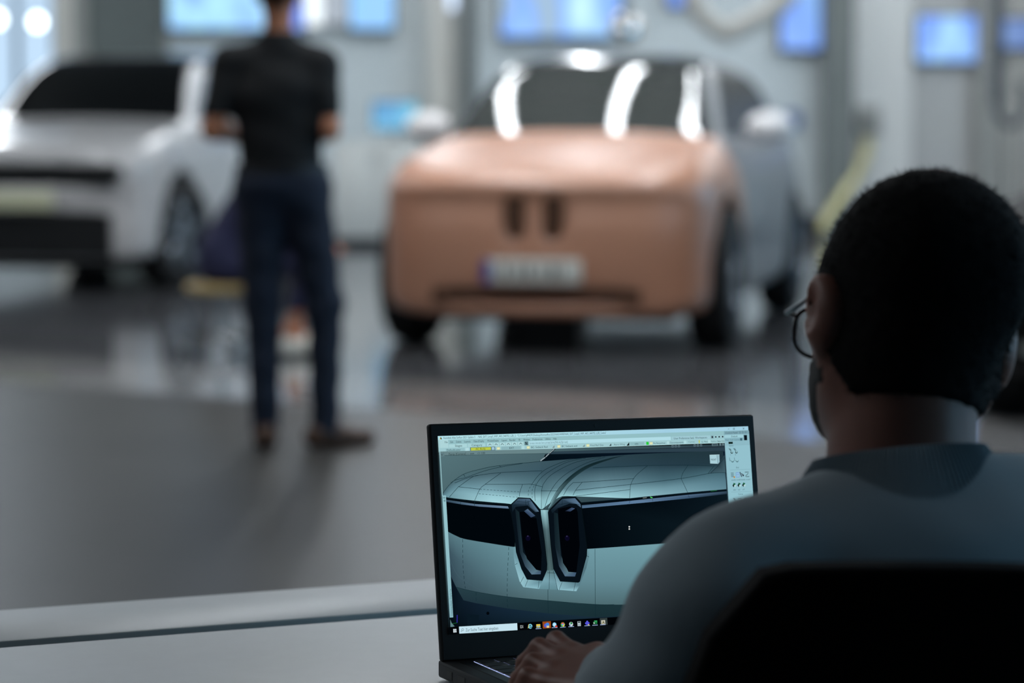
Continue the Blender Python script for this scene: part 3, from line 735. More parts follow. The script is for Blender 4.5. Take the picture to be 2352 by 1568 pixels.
# ---- picture on the display
def scr(px, py):
    d = ray(px, py); n = Mw.to_3x3() @ Vector((0, 0, 1)); p0 = Mw.translation
    t = (p0 - Vector(_cam)).dot(n) / Vector(d).dot(n)
    q = Mi @ (Vector(_cam) + Vector(d) * t); return q.x, q.y
class Screen:
    def __init__(s): s.v = []; s.f = []; s.c = []; s.z = .0002
    def layer(s, dz=.00006): s.z += dz
    def poly(s, pts, cols, uv=False):
        P = [(p if uv else scr(*p)) for p in pts]; n = len(s.v)
        if not isinstance(cols[0], (tuple, list)): cols = [cols] * len(P)
        s.v += [(p[0], p[1], s.z) for p in P]; s.c += [(*lin(c), 1) for c in cols]
        for t in tessellate_polygon([[Vector((p[0], p[1], 0)) for p in P]]):
            a, b_, c = t
            A, B, C = P[a], P[b_], P[c]
            if (B[0] - A[0]) * (C[1] - A[1]) - (B[1] - A[1]) * (C[0] - A[0]) < 0: b_, c = c, b_
            s.f.append((n + a, n + b_, n + c))
        s.layer(.000012)
    def loft(s, curves, cols, N=40):
        """surface between several pixel curves; cols: per curve a list of colours spread along it"""
        n0 = len(s.v)
        for cv, cc in zip(curves, cols):
            P = np.array(cv, float)
            if len(P) > 2: P = spline(P, 8, closed=False)
            d = np.concatenate([[0], np.cumsum(np.hypot(*np.diff(P, axis=0).T))]); t = np.linspace(0, d[-1], N)
            X = np.interp(t, d, P[:, 0]); Y = np.interp(t, d, P[:, 1]); cc = np.array([lin(c) for c in cc]); tt = np.linspace(0, 1, len(cc))
            for i in range(N):
                q = scr(X[i], Y[i]); s.v.append((q[0], q[1], s.z)); s.c.append((*[float(np.interp(t[i] / d[-1], tt, cc[:, k])) for k in range(3)], 1))
        for r_ in range(len(curves) - 1):
            for i in range(N - 1):
                a = n0 + r_ * N + i; s.f.append((a, a + N, a + N + 1, a + 1))
        s.layer(.000012)
    def line(s, pts, col, wpx=1.0, smooth=True, dash=None):
        P = np.array(pts, float)
        if smooth and len(P) > 2: P = spline(P, 6, closed=False)
        Q = [Vector(scr(*p)) for p in P]; hw = wpx * .00043 / 2
        if dash:
            d = np.concatenate([[0], np.cumsum([(Q[i + 1] - Q[i]).length for i in range(len(Q) - 1)])]); k = 0.0; seg = []
            xs = [q.x for q in Q]; ysq = [q.y for q in Q]
            while k < d[-1]:
                e = min(k + dash * .00043, d[-1]); seg.append([Vector((np.interp(k, d, xs), np.interp(k, d, ysq))), Vector((np.interp(e, d, xs), np.interp(e, d, ysq)))]); k += dash * .00043 * 1.7
        else: seg = [Q]
        for Q in seg:
            n = len(s.v)
            for i, q in enumerate(Q):
                t = (Q[min(i + 1, len(Q) - 1)] - Q[max(i - 1, 0)]); t = t.normalized() if t.length > 0 else Vector((1, 0)); a = Vector((-t.y, t.x)) * hw
                for sg in (-1, 1): s.v.append((q.x + a.x * sg, q.y + a.y * sg, s.z)); s.c.append((*lin(col), 1))
            s.f += [(n + 2 * i, n + 2 * i + 2, n + 2 * i + 3, n + 2 * i + 1) for i in range(len(Q) - 1)]
        s.layer(.000004)
    def rect(s, U0, V0, U1, V1, col):
        """in screen pixels of a 1920 x 1080 desktop"""
        k = LW / 1920
        s.poly([(U0 * k, LH - V1 * k), (U1 * k, LH - V1 * k), (U1 * k, LH - V0 * k), (U0 * k, LH - V0 * k)], col, True)
    def disc(s, U, V, r_, col, n=14):
        k = LW / 1920; s.poly([((U + r_ * math.cos(2 * math.pi * i / n)) * k, LH - (V - r_ * math.sin(2 * math.pi * i / n)) * k) for i in range(n)], col, True)
    def tri(s, pts, col):
        k = LW / 1920; s.poly([(p[0] * k, LH - p[1] * k) for p in pts], col, True)
    def uline(s, U0, V0, U1, V1, wd, col):
        a = Vector((U1 - U0, V1 - V0)); a = Vector((-a.y, a.x)).normalized() * wd / 2
        s.tri([(U0 + a.x, V0 + a.y), (U1 + a.x, V1 + a.y), (U1 - a.x, V1 - a.y), (U0 - a.x, V0 - a.y)], col)
    def text(s, t, U, V, size, col, rot=0.0, align='LEFT', wmax=None):
        cu = bpy.data.curves.new('t', 'FONT'); cu.body = t; cu.size = size * LW / 1920; cu.align_x = align; cu.resolution_u = 2
        o = bpy.data.objects.new('t', cu); COL.objects.link(o)
        bpy.context.view_layer.update()
        me = o.to_mesh(); k = LW / 1920; n = len(s.v)
        xs = [v.co.x for v in me.vertices] or [0]
        sx = 1.0
        if wmax and max(xs) - min(xs) > 0: sx = wmax * k / (max(xs) - min(xs))
        ca, sa = math.cos(rot), math.sin(rot)
        for v in me.vertices:
            x, y = v.co.x * sx, v.co.y
            s.v.append((U * k + x * ca - y * sa, LH - V * k + x * sa + y * ca, s.z)); s.c.append((*lin(col), 1))
        s.f += [tuple(n + i for i in p.vertices) for p in me.polygons]
        o.to_mesh_clear(); bpy.data.objects.remove(o); bpy.data.curves.remove(cu); s.layer(.000004)
    def build(s, name, parent, m):
        me = bpy.data.meshes.new(name); me.from_pydata(s.v, [], s.f)
        a = me.color_attributes.new('Col', 'FLOAT_COLOR', 'POINT'); a.data.foreach_set('color', np.array(s.c, np.float32).ravel())
        me.update(); o = link(name, me, m, parent); return o
M['display'] = emit_attr('display_picture', 1.0)
def uv(px, py):
    q = scr(px, py); return q[0] / LW * 1920, (LH - q[1]) / LW * 1920

S = Screen()
S.rect(0, 0, 1920, 1080, (2, 6, 9))
# viewport backdrop
S.poly([(1006, 1037), (1667, 1020), (1690, 1430), (1031, 1440)], [(86, 116, 122), (40, 60, 70), (20, 34, 44), (30, 46, 54)])
# windscreen region behind the bonnet
S.poly([(1262, 1037), (1664, 1024), (1664, 1044), (1240, 1062)], [(40, 58, 70), (36, 50, 60), (10, 26, 42), (4, 18, 28)])
S.poly([(1256, 1038), (1664, 1027), (1664, 1036), (1254, 1042)], (44, 64, 76))
S.poly([(1252, 1043), (1664, 1036), (1664, 1046), (1244, 1060)], [(4, 16, 24), (8, 22, 40), (6, 22, 40), (2, 14, 22)])
S.line([(1240, 1059), (1254, 1049), (1275, 1030)], (6, 22, 28), 3.2, False)
S.line([(1241, 1058), (1252, 1050)], (150, 166, 172), 2.6, False)
S.line([(1253, 1049), (1261, 1041.5)], (150, 166, 172), 2.2, False)
S.line([(1262, 1040.5), (1273, 1031)], (150, 166, 172), 1.8, False)
# bonnet, left half then right half
c0 = [(1014, 1137), (1033, 1112), (1064, 1089), (1104, 1077), (1146, 1069), (1240, 1059.5)]
c1 = [(1016, 1139), (1053, 1117.7), (1102, 1123), (1150, 1126.5), (1193.5, 1129.5), (1245, 1126)]
c2 = [(1021, 1141), (1050, 1145), (1090, 1149.6), (1140, 1154), (1172, 1157), (1245, 1169)]
S.loft([c0, [(1015, 1138), (1040, 1108), (1080, 1096), (1140, 1088), (1190, 1084), (1245, 1082)], c1, [(1018, 1140), (1050, 1130), (1100, 1137), (1150, 1140), (1190, 1143), (1245, 1145)], c2],
       [[(76, 108, 116), (70, 98, 104), (62, 88, 98)], [(78, 110, 120), (74, 102, 112), (58, 86, 98)], [(90, 128, 140), (120, 162, 174), (86, 122, 132)], [(100, 140, 152), (152, 200, 210), (150, 196, 204)], [(96, 136, 148), (166, 214, 222), (150, 200, 208)]])
r0 = [(1240, 1059.5), (1336, 1052), (1389, 1047.6), (1490, 1041.3), (1661, 1035)]
r1 = [(1245, 1126), (1285, 1120), (1322, 1125), (1449, 1112), (1564, 1098.6), (1626, 1087), (1665, 1085)]
r2 = [(1245, 1169), (1285.7, 1141), (1322, 1139.6), (1445, 1143.8), (1480, 1140.4), (1579, 1130.7), (1668, 1123)]
S.loft([r0, [(1242, 1085), (1330, 1078), (1450, 1068), (1560, 1067), (1662, 1066)], r1, [(1245, 1150), (1290, 1136), (1330, 1138), (1450, 1131), (1570, 1115), (1667, 1104)], r2],
       [[(60, 86, 96), (46, 68, 78), (34, 56, 64), (34, 54, 62)], [(58, 84, 96), (44, 70, 82), (38, 60, 72), (34, 56, 66)], [(84, 118, 128), (110, 148, 160), (70, 104, 116), (66, 100, 112)], [(140, 186, 194), (150, 198, 208), (110, 150, 162), (84, 122, 136)], [(150, 200, 208), (164, 214, 222), (128, 170, 182), (96, 136, 150)]])
S.poly([(1650, 1068), (1628, 1086), (1666, 1085), (1663, 1045)], [(40, 60, 70), (58, 84, 96), (70, 100, 110), (44, 66, 76)])
# groove running up the bonnet
S.loft([[(1258, 1168), (1290, 1112), (1340, 1072), (1400, 1052), (1440, 1045)], [(1266, 1162), (1304, 1110), (1352, 1074), (1408, 1053), (1440, 1045)]], [[(120, 160, 168), (24, 44, 48), (14, 34, 38), (20, 40, 46)], [(60, 90, 96), (40, 64, 70), (20, 40, 46), (24, 44, 50)]])
LC = (16, 42, 50)
for ln in ([(1014, 1137), (1033, 1112), (1064, 1089), (1104, 1077), (1146, 1069), (1240, 1059.5)], [(1035, 1109), (1046, 1102), (1070, 1096), (1110, 1082), (1150, 1072), (1200, 1064)], [(1044, 1109), (1085, 1094), (1150, 1085), (1245, 1081)],
           [(1053, 1117.7), (1085, 1095), (1100, 1091)], [(1032, 1141), (1053, 1117)], [(1090, 1149), (1102, 1123), (1114, 1112), (1150, 1086)], [(1114, 1112), (1200, 1112), (1221, 1112), (1246, 1118)], [(1053, 1117.7), (1102, 1123)],
           [(1193, 1140), (1194, 1129), (1200, 1112)], [(1221, 1112), (1236, 1092), (1256, 1076), (1300, 1058), (1336, 1052)], [(1229, 1150), (1228, 1125), (1236, 1105), (1256, 1086), (1300, 1062), (1345, 1052)], [(1243, 1168), (1244, 1125), (1252, 1105), (1272, 1086), (1320, 1062), (1380, 1049)],
           [(1250, 1168), (1264, 1128), (1292, 1094), (1340, 1066), (1390, 1049)], [(1256, 1170), (1280, 1125), (1310, 1095), (1345, 1075)], [(1294, 1137), (1304, 1120), (1316, 1108)], [(1316, 1137), (1322, 1125), (1337, 1107)], [(1316, 1108), (1337, 1107), (1456, 1099)],
           [(1322, 1125.5), (1449, 1112), (1564, 1098.6), (1632, 1086.5), (1666, 1085)], [(1322, 1139), (1447, 1124)], [(1445, 1157), (1447, 1124), (1449, 1111), (1460, 1092), (1487, 1069)], [(1362, 1074), (1487, 1069), (1580, 1068), (1636, 1070)], [(1564, 1098.6), (1568, 1086), (1580, 1068)],
           [(1564, 1098.6), (1579, 1130.7)], [(1626, 1087), (1640, 1069)], [(1632, 1086), (1650, 1068), (1664, 1050)], [(1242, 1127), (1282, 1127)], [(1146, 1069), (1151, 1072.5)], [(1064, 1089), (1068, 1095)]):
    S.line(ln, LC, .95)
for ln in ([(1102, 1123), (1150, 1126.5), (1193, 1129.5)], [(1099, 1133.5), (1190, 1142)], [(1213, 1138), (1214, 1125), (1221, 1112)], [(1222, 1144), (1222, 1125), (1230, 1110)]): S.line(ln, LC, .8, dash=5)
# dark front band, pale strip above it
S.poly([(1021, 1141), (1050, 1145), (1090, 1149.6), (1172, 1157), (1186, 1170), (1182, 1256), (1150, 1251), (1108, 1244.7), (1061.6, 1236.3), (1040, 1229), (1026, 1219.5)], (1, 6, 11))
S.poly([(1022, 1147), (1090, 1157), (1174, 1163), (1171, 1168), (1100, 1163), (1060, 1158), (1024, 1152)], [(54, 78, 96), (92, 118, 140), (110, 136, 160), (92, 120, 146), (88, 112, 140), (74, 100, 126), (40, 60, 76)])
S.line([(1022, 1143), (1090, 1152), (1172, 1159)], (10, 22, 28), 2.2)
S.line([(1058, 1153), (1056, 1158)], LC, .8); S.line([(1090, 1151), (1089, 1161)], LC, .8)
S.poly([(1334, 1154), (1445, 1144), (1480, 1140.4), (1579, 1130.7), (1668, 1123), (1680, 1236), (1600, 1243), (1494.5, 1250.2), (1347, 1260.4)], [(2, 8, 14), (2, 8, 14), (2, 8, 14), (6, 16, 24), (10, 24, 32), (14, 28, 36), (4, 12, 18), (1, 6, 11), (1, 6, 11)])
S.poly([(1336, 1160), (1445, 1150), (1580, 1136), (1669, 1128), (1670, 1134), (1582, 1144), (1480, 1154), (1336, 1167)], [(70, 96, 122), (96, 126, 158), (84, 112, 142), (56, 78, 96), (30, 46, 60), (60, 88, 116), (96, 128, 162), (84, 114, 144)])
S.line([(1334, 1155), (1445, 1145.5), (1579, 1132.5), (1668, 1125)], (4, 16, 24), 3.0)
for a_ in ((1446, 1445), (1498, 1499), (1580, 1583)): S.line([(a_[0], 1150 - (a_[0] - 1445) * .1), (a_[1], 1156 - (a_[0] - 1445) * .1)], (30, 52, 76), .8)
S.line([(1493, 1141), (1498, 1143)], (90, 230, 110), 2.0); S.line([(1632, 1127.5), (1646, 1126)], (20, 90, 40), 1.6); S.line([(1476, 1143.5), (1485, 1142.5)], (130, 140, 140), 1.4)
# bumper under the band
S.loft([[(1026, 1219.5), (1061.6, 1236.3), (1108, 1244.7), (1182, 1256), (1270, 1262), (1347, 1260.4), (1494, 1250), (1680, 1236)], [(1028, 1260), (1060, 1290), (1110, 1310), (1180, 1322), (1260, 1330), (1365, 1335), (1500, 1330), (1684, 1310)], [(1030, 1300), (1047, 1348), (1091, 1358.4), (1164.7, 1370), (1258, 1379), (1365, 1387.5), (1500, 1386), (1688, 1372)]],
       [[(84, 118, 128), (108, 150, 160), (112, 156, 166), (118, 160, 170)], [(60, 84, 96), (98, 136, 146), (98, 136, 146), (98, 138, 150)], [(42, 62, 76), (78, 106, 112), (76, 106, 112), (80, 112, 120)]])
S.loft([[(1047, 1348), (1091, 1358.4), (1164.7, 1370), (1258, 1379), (1365, 1387.5), (1500, 1386), (1688, 1372)], [(1064, 1378), (1093, 1385), (1166, 1397), (1258, 1408.4), (1367, 1417), (1500, 1418), (1688, 1404)]], [[(38, 62, 70), (26, 50, 56), (30, 54, 62)], [(32, 52, 62), (24, 46, 52), (26, 48, 56)]])
S.poly([(1030, 1300), (1034, 1320), (1047, 1348), (1064, 1378), (1093, 1385), (1166, 1397), (1258, 1408.4), (1367, 1417), (1688, 1404), (1690, 1422), (1390, 1420), (1185, 1432), (1031, 1440)], [(20, 34, 46), (10, 20, 32), (10, 22, 34), (14, 28, 40), (16, 30, 44), (20, 38, 54), (22, 42, 58), (26, 46, 60), (12, 22, 30), (8, 16, 24), (4, 12, 20), (3, 10, 18), (2, 8, 12)])
S.poly([(1071, 1409), (1100, 1412), (1098, 1433), (1074, 1435)], (10, 24, 34))
S.disc(*uv(1120, 1408), 9, (2, 6, 10))
for ln in ([(1047, 1348), (1091, 1358.4), (1164.7, 1370), (1258, 1379), (1365, 1387.5), (1410, 1388)], [(1366, 1260), (1367, 1416)], [(1258, 1322), (1258, 1379), (1259, 1408)]): S.line(ln, LC, .9)
for ln in ([(1062, 1238), (1063, 1300), (1068, 1351)], [(1168, 1256), (1165, 1320), (1164, 1370), (1166, 1398)], [(1093, 1360), (1093, 1384)]): S.line(ln, LC, .9, dash=7)
S.line([(1028, 1270), (1050, 1320), (1090, 1348), (1124, 1362)], (66, 92, 104), .8)
# twin nostril frames
def K(pts): return [(1170 + x / 6.535, 1130 + y / 6.535) for x, y in pts]
S.poly(K([(60, 820), (60, 960), (80, 1100), (150, 1340), (205, 1425), (440, 1452), (500, 1330), (600, 1170), (520, 900), (300, 800)]), [(110, 150, 160), (110, 152, 164), (130, 176, 188), (150, 196, 206), (140, 186, 198), (140, 188, 200), (90, 130, 142), (80, 110, 118), (80, 110, 118), (80, 110, 118)])
S.poly(K([(600, 1170), (690, 1350), (725, 1465), (1000, 1485), (1050, 1400), (1150, 1140), (1190, 970), (1196, 855), (1000, 850)]), [(90, 130, 142), (130, 172, 184), (140, 186, 198), (150, 198, 210), (90, 126, 138), (80, 112, 122), (96, 132, 142), (110, 150, 160), (80, 110, 118)])
S.poly(K([(440, 1452), (500, 1320), (560, 1170), (660, 1170), (690, 1350), (725, 1465)]), [(100, 142, 152), (120, 164, 176), (86, 118, 122), (86, 118, 122), (110, 152, 164), (96, 136, 146)])
S.loft([K([(462, 262), (480, 420), (520, 760), (560, 1170)]), K([(515, 262), (540, 420), (570, 760), (605, 1170)]), K([(578, 262), (590, 420), (620, 760), (660, 1170)])], [[(130, 176, 184), (50, 72, 78), (46, 66, 70), (56, 80, 84)], [(158, 206, 212), (84, 112, 118), (70, 92, 96), (80, 106, 108)], [(110, 150, 158), (60, 84, 90), (60, 80, 84), (60, 84, 88)]], 24)
S.line(K([(465, 262), (575, 262)]), (6, 24, 30), 1.2)
LK = [(-25, 200), (20, 185), (130, 82), (310, 92), (380, 170), (460, 265), (465, 330), (520, 720), (560, 1080), (555, 1170), (490, 1325), (260, 1305), (180, 1150), (100, 900), (70, 600), (20, 320)]
RK = [(578, 300), (600, 262), (700, 160), (790, 78), (985, 66), (1075, 160), (1088, 300), (1130, 600), (1160, 820), (1155, 950), (1100, 1150), (1050, 1340), (1030, 1352), (760, 1335), (660, 1150), (620, 800)]
for KK, hx in ((LK, 0), (RK, 560)):
    S.poly(K(KK), (7, 16, 24))
    S.line(K(KK + KK[:1]), (5, 14, 18), 1.6, False)
S.poly(K([(30, 190), (130, 95), (300, 100), (440, 290), (380, 300), (270, 200), (90, 220), (40, 300)]), [(20, 38, 50), (60, 84, 104), (74, 100, 124), (90, 118, 142), (20, 34, 46), (28, 44, 58), (26, 40, 52), (14, 26, 36)])
S.poly(K([(620, 270), (790, 100), (980, 90), (1060, 180), (1070, 230), (1000, 180), (900, 170), (720, 240), (640, 320)]), [(16, 32, 42), (50, 72, 90), (84, 110, 136), (90, 120, 148), (80, 106, 130), (60, 84, 104), (36, 54, 70), (24, 38, 50), (12, 24, 34)])
S.poly(K([(80, 240), (140, 300), (200, 900), (420, 1170), (470, 1180), (465, 1230), (330, 1235), (230, 1110), (150, 900)]), [(18, 30, 38), (22, 40, 46), (34, 52, 62), (84, 116, 130), (56, 78, 100), (70, 96, 120), (90, 120, 140), (52, 72, 88), (22, 36, 46)])
S.poly(K([(660, 300), (720, 320), (770, 950), (880, 1195), (1000, 1205), (980, 1265), (830, 1262), (740, 1110), (680, 800)]), [(16, 28, 36), (20, 38, 44), (28, 44, 52), (90, 120, 130), (60, 84, 110), (66, 90, 116), (84, 112, 134), (48, 66, 80), (18, 32, 40)])
S.poly(K([(150, 295), (230, 290), (310, 380), (400, 390), (480, 900), (470, 1178), (400, 1165), (260, 1000), (200, 800)]), (1, 3, 7))
S.poly(K([(725, 250), (900, 215), (1000, 240), (1020, 300), (1050, 800), (1000, 1205), (890, 1195), (800, 1060), (750, 700)]), (1, 3, 7))
S.poly(K([(215, 285), (270, 250), (385, 355), (320, 380)]), [(50, 70, 96), (84, 108, 134), (60, 82, 110), (44, 60, 86)])
S.poly(K([(830, 285), (930, 230), (980, 245), (910, 290)]), [(20, 30, 48), (50, 68, 96), (70, 92, 124), (40, 56, 84)])
S.disc(*uv(*K([(275, 690)])[0]), 15, (8, 6, 30)); S.disc(*uv(*K([(272, 660)])[0]), 4, (52, 46, 84))
S.disc(*uv(*K([(862, 690)])[0]), 15, (8, 6, 30)); S.disc(*uv(*K([(858, 662)])[0]), 4, (52, 46, 84))
for ln in ([(240, 110), (240, 200)], [(790, 90), (785, 190)], [(270, 130), (300, 230)], [(110, 140), (260, 150), (330, 130)], [(720, 190), (900, 160), (1050, 190)], [(230, 1420), (275, 1310)], [(425, 1445), (440, 1330)], [(160, 1360), (210, 1270)], [(590, 1460), (600, 1180)], [(740, 1465), (785, 1350)], [(960, 1480), (985, 1355)], [(655, 1180), (720, 1470)], [(565, 1210), (680, 1215)], [(80, 1085), (115, 1070)], [(1150, 955), (1190, 970)]):
    S.line(K(ln), (12, 34, 42), .8, False)
# mouse pointer
S.disc(*uv(1444.5, 1209.5), 4.5, (220, 222, 220)); S.disc(*uv(1444.5, 1214.5), 4.5, (220, 222, 220))

# --- user interface
TX = (40, 66, 74)
S.rect(0, 0, 1920, 22, (178, 224, 232))
S.tri([(500, 22), (1400, 22), (1400, 0), (500, 0)], [(178, 224, 232), (160, 206, 226), (160, 206, 226), (178, 224, 232)]); S.rect(1400, 0, 1920, 22, (160, 206, 226))
S.rect(0, 22, 1920, 89, (146, 190, 196))
S.rect(0, 22, 60, 89, (172, 212, 216))
S.tri([(12, 18), (17, 4), (24, 18)], (60, 60, 30)); S.tri([(8, 18), (14, 8), (16, 18)], (214, 190, 90))
S.text('Autodesk Alias Surface 2021 Update 3   - NAS_EXT_Loop3_WIP_AK5_040722_LZE_2 : "C:\\Users\\q494295\\Desktop\\Homeoffice\\2022\\NAS\\WIRE\\NAS_EXT_Loop3_WIP_AK5_040722_LZE_2.wire"', 32, 17, 17, TX, wmax=uv(1391, 991)[0] - 32)
S.uline(1788, 12, 1798, 12, 2, TX); S.rect(1822, 7, 1832, 17, TX); S.rect(1824, 9, 1830, 15, (160, 206, 224)); S.uline(1884, 7, 1894, 17, 2, TX); S.uline(1894, 7, 1884, 17, 2, TX)
for t, px, pe in (('File', 1020, 1026.5), ('Edit', 1033, 1039.5), ('Delete', 1046, 1058), ('Layouts', 1065, 1079), ('ObjectDisplay', 1086, 1110.5), ('WindowDisplay', 1118, 1144.5), ('Layers', 1151, 1163), ('Render', 1169, 1183), ('VR', 1189.5, 1194), ('Windows', 1201, 1216), ('Preferences', 1222, 1244.5), ('Utilities', 1251, 1263.5), ('Help', 1269.5, 1277)):
    S.text(t, uv(px, 1010)[0], 40, 15.5, (36, 60, 66), wmax=uv(pe, 1010)[0] - uv(px, 1010)[0])
# tool row
S.rect(60, 46, 1780, 66, (150, 194, 200)); S.rect(62, 47, 170, 66, (170, 212, 216)); S.rect(174, 47, 278, 66, (166, 208, 212)); S.text('Stages', 98, 62, 17, TX); S.text('Category', 196, 62, 17, TX)
for i in range(6):
    U = 290 + i * 37; S.rect(U, 47, U + 33, 66, (174, 214, 218)); S.uline(U + 8, 60, U + 16, 52, 2.5, TX); S.uline(U + 16, 52, U + 25, 60, 2.5, TX)
S.rect(515, 46, 536, 66, (90, 120, 126)); S.uline(519, 50, 530, 62, 4, (30, 50, 56))
S.rect(540, 45, 1420, 65, (176, 220, 230)); S.text('Use mouse or enter name of item to pick (single: [Left: Any] [Middle: Any] [Right: Unpick])', 544, 61, 17, (80, 110, 116), wmax=uv(1303, 1010)[0] - 546)
S.rect(1426, 45, 1560, 65, (158, 200, 210)); S.text('User Preference Sets', 1438, 61, 15, TX); S.rect(1566, 45, 1670, 65, (158, 200, 210)); S.text('Workspaces', 1574, 61, 15, TX)
for i, U in enumerate((1676, 1698, 1720, 1742)): S.rect(U, 47, U + 16, 63, (120, 150, 160) if i == 0 else (158, 200, 208)); S.disc(U + 8, 55, 5, (20, 30, 40))
# layer row
S.rect(0, 66, 1780, 89, (158, 200, 206)); S.rect(40, 70, 152, 87, (148, 190, 196)); S.text('DefaultLayer', 46, 84, 16, TX); S.rect(158, 70, 178, 87, (178, 218, 222)); S.rect(186, 68, 336, 88, (70, 100, 110)); S.rect(190, 70, 310, 86, (186, 200, 74)); S.text('AC Body', 218, 83, 16, (70, 74, 20)); S.rect(314, 70, 332, 86, (160, 196, 216))
def folder(U): S.rect(U, 72, U + 18, 86, (206, 204, 130)); S.rect(U + 1, 74, U + 17, 84, (226, 232, 190))
for t, U0, U1 in (('EXT', 372, 490),): S.rect(U0, 70, U1, 87, (140, 180, 186)); S.text(t, 420, 84, 16, TX)
folder(346); S.rect(496, 70, 512, 87, (176, 216, 220)); folder(526); S.text('BC: Setback Rad', 552, 84, 15, TX); S.tri([(680, 86), (694, 86), (694, 72)], (120, 140, 140)); folder(712); S.text('BC Setback and', 738, 84, 15, TX); S.tri([(866, 86), (880, 86), (880, 72)], (120, 140, 140)); folder(890); S.text('Final Ref Glas', 914, 84, 15, (80, 104, 110)); S.tri([(1030, 86), (1044, 86), (1044, 72)], (60, 80, 84)); S.text('Aero Wing', 1060, 84, 15, (90, 120, 124)); S.tri([(1138, 88), (1156, 88), (1156, 68)], (16, 26, 30))
S.rect(1160, 70, 1250, 87, (140, 182, 188)); S.text('info', 1190, 84, 15, TX); S.rect(1262, 70, 1278, 87, (40, 200, 60)); folder(1284); S.rect(1304, 70, 1384, 87, (160, 202, 208)); S.text('Pre Neuzeichnen', 1307, 84, 14, TX, wmax=74); S.rect(1392, 70, 1406, 87, (176, 216, 220)); S.text('Clarcomponents', 1410, 84, 14, TX, wmax=86); S.rect(1500, 70, 1516, 87, (176, 216, 220))
S.text('Curves', 1528, 83, 14, (100, 140, 140)); S.rect(1594, 70, 1600, 88, (190, 200, 60)); S.rect(1606, 70, 1646, 87, (160, 204, 210)); S.text('LL Neu', 1612, 84, 13, TX); S.rect(1654, 70, 1668, 87, (176, 216, 220)); S.text('Radien Seu', 1674, 84, 12, (90, 124, 130)); S.text('Nase Schub', 1716, 84, 12, TX, wmax=50)
S.rect(0, 88, 1780, 91, (172, 212, 216))
# viewport header
S.poly([(1006.3, 1037), (1268, 1030.6), (1259, 1040.8), (1007, 1046.2)], (104, 132, 136)); S.line([(1007, 1046.2), (1256, 1041)], (50, 72, 78), .8, False); S.rect(6, 92, 30, 112, (96, 124, 130)); S.text('x', 12, 107, 16, (30, 46, 50)); S.text('Persp [Camera] --- mm    <> 100', 56, 107, 16, (24, 40, 44))
for U in (1420, 1440, 1460, 1560, 1580, 1600): S.rect(U, 94, U + 13, 106, (96, 118, 128)); S.rect(U + 3, 97, U + 10, 103, (44, 64, 74))
S.rect(1676, 93, 1714, 106, (100, 124, 132)); S.rect(1680, 96, 1710, 103, (50, 70, 80))
for U in (1724, 1742, 1758): S.rect(U, 93, U + 12, 106, (96, 120, 128))
# view cube
S.poly([(1627.5, 1045), (1644, 1045), (1646, 1065), (1629, 1064.5)], (168, 206, 216)); S.poly([(1644.5, 1045), (1650, 1044.5), (1650.5, 1061), (1646.5, 1066)], (150, 188, 200))
U, V = uv(1630.5, 1058); S.text('FRONT', U, V, 16, (40, 60, 70), wmax=34); S.line([(1627.5, 1045), (1650, 1044.3)], (190, 226, 232), .8)
# control panel at the right
PU = uv(1661, 1000)[0]; PW = 1920 - PU
S.rect(PU, 24, 1920, 1030, (140, 184, 196)); S.rect(PU + 4, 108, 1920, 1030, (146, 192, 204)); S.rect(PU, 24, 1920, 44, (124, 164, 176)); S.text('Control Panel', PU + 8, 39, 14, (50, 76, 84))
for i in range(3): S.rect(PU + 96 + i * 18, 27, PU + 110 + i * 18, 41, (110, 148, 160))
S.rect(PU + 2, 46, PU + 122, 63, (158, 204, 214)); S.text('Default', PU + 44, 60, 14, (60, 90, 100)); S.rect(PU + 2, 66, PU + 122, 82, (132, 176, 188)); S.text('Paint  Surf  Curves', PU + 6, 79, 12, (80, 116, 126)); S.rect(PU + 100, 67, PU + 114, 81, (60, 100, 112)); S.rect(PU + 126, 50, PU + 146, 80, (10, 20, 28))
S.rect(PU + 24, 86, PU + 52, 98, (14, 34, 30)); S.text('Select', PU + 26, 112, 12, (70, 100, 110))
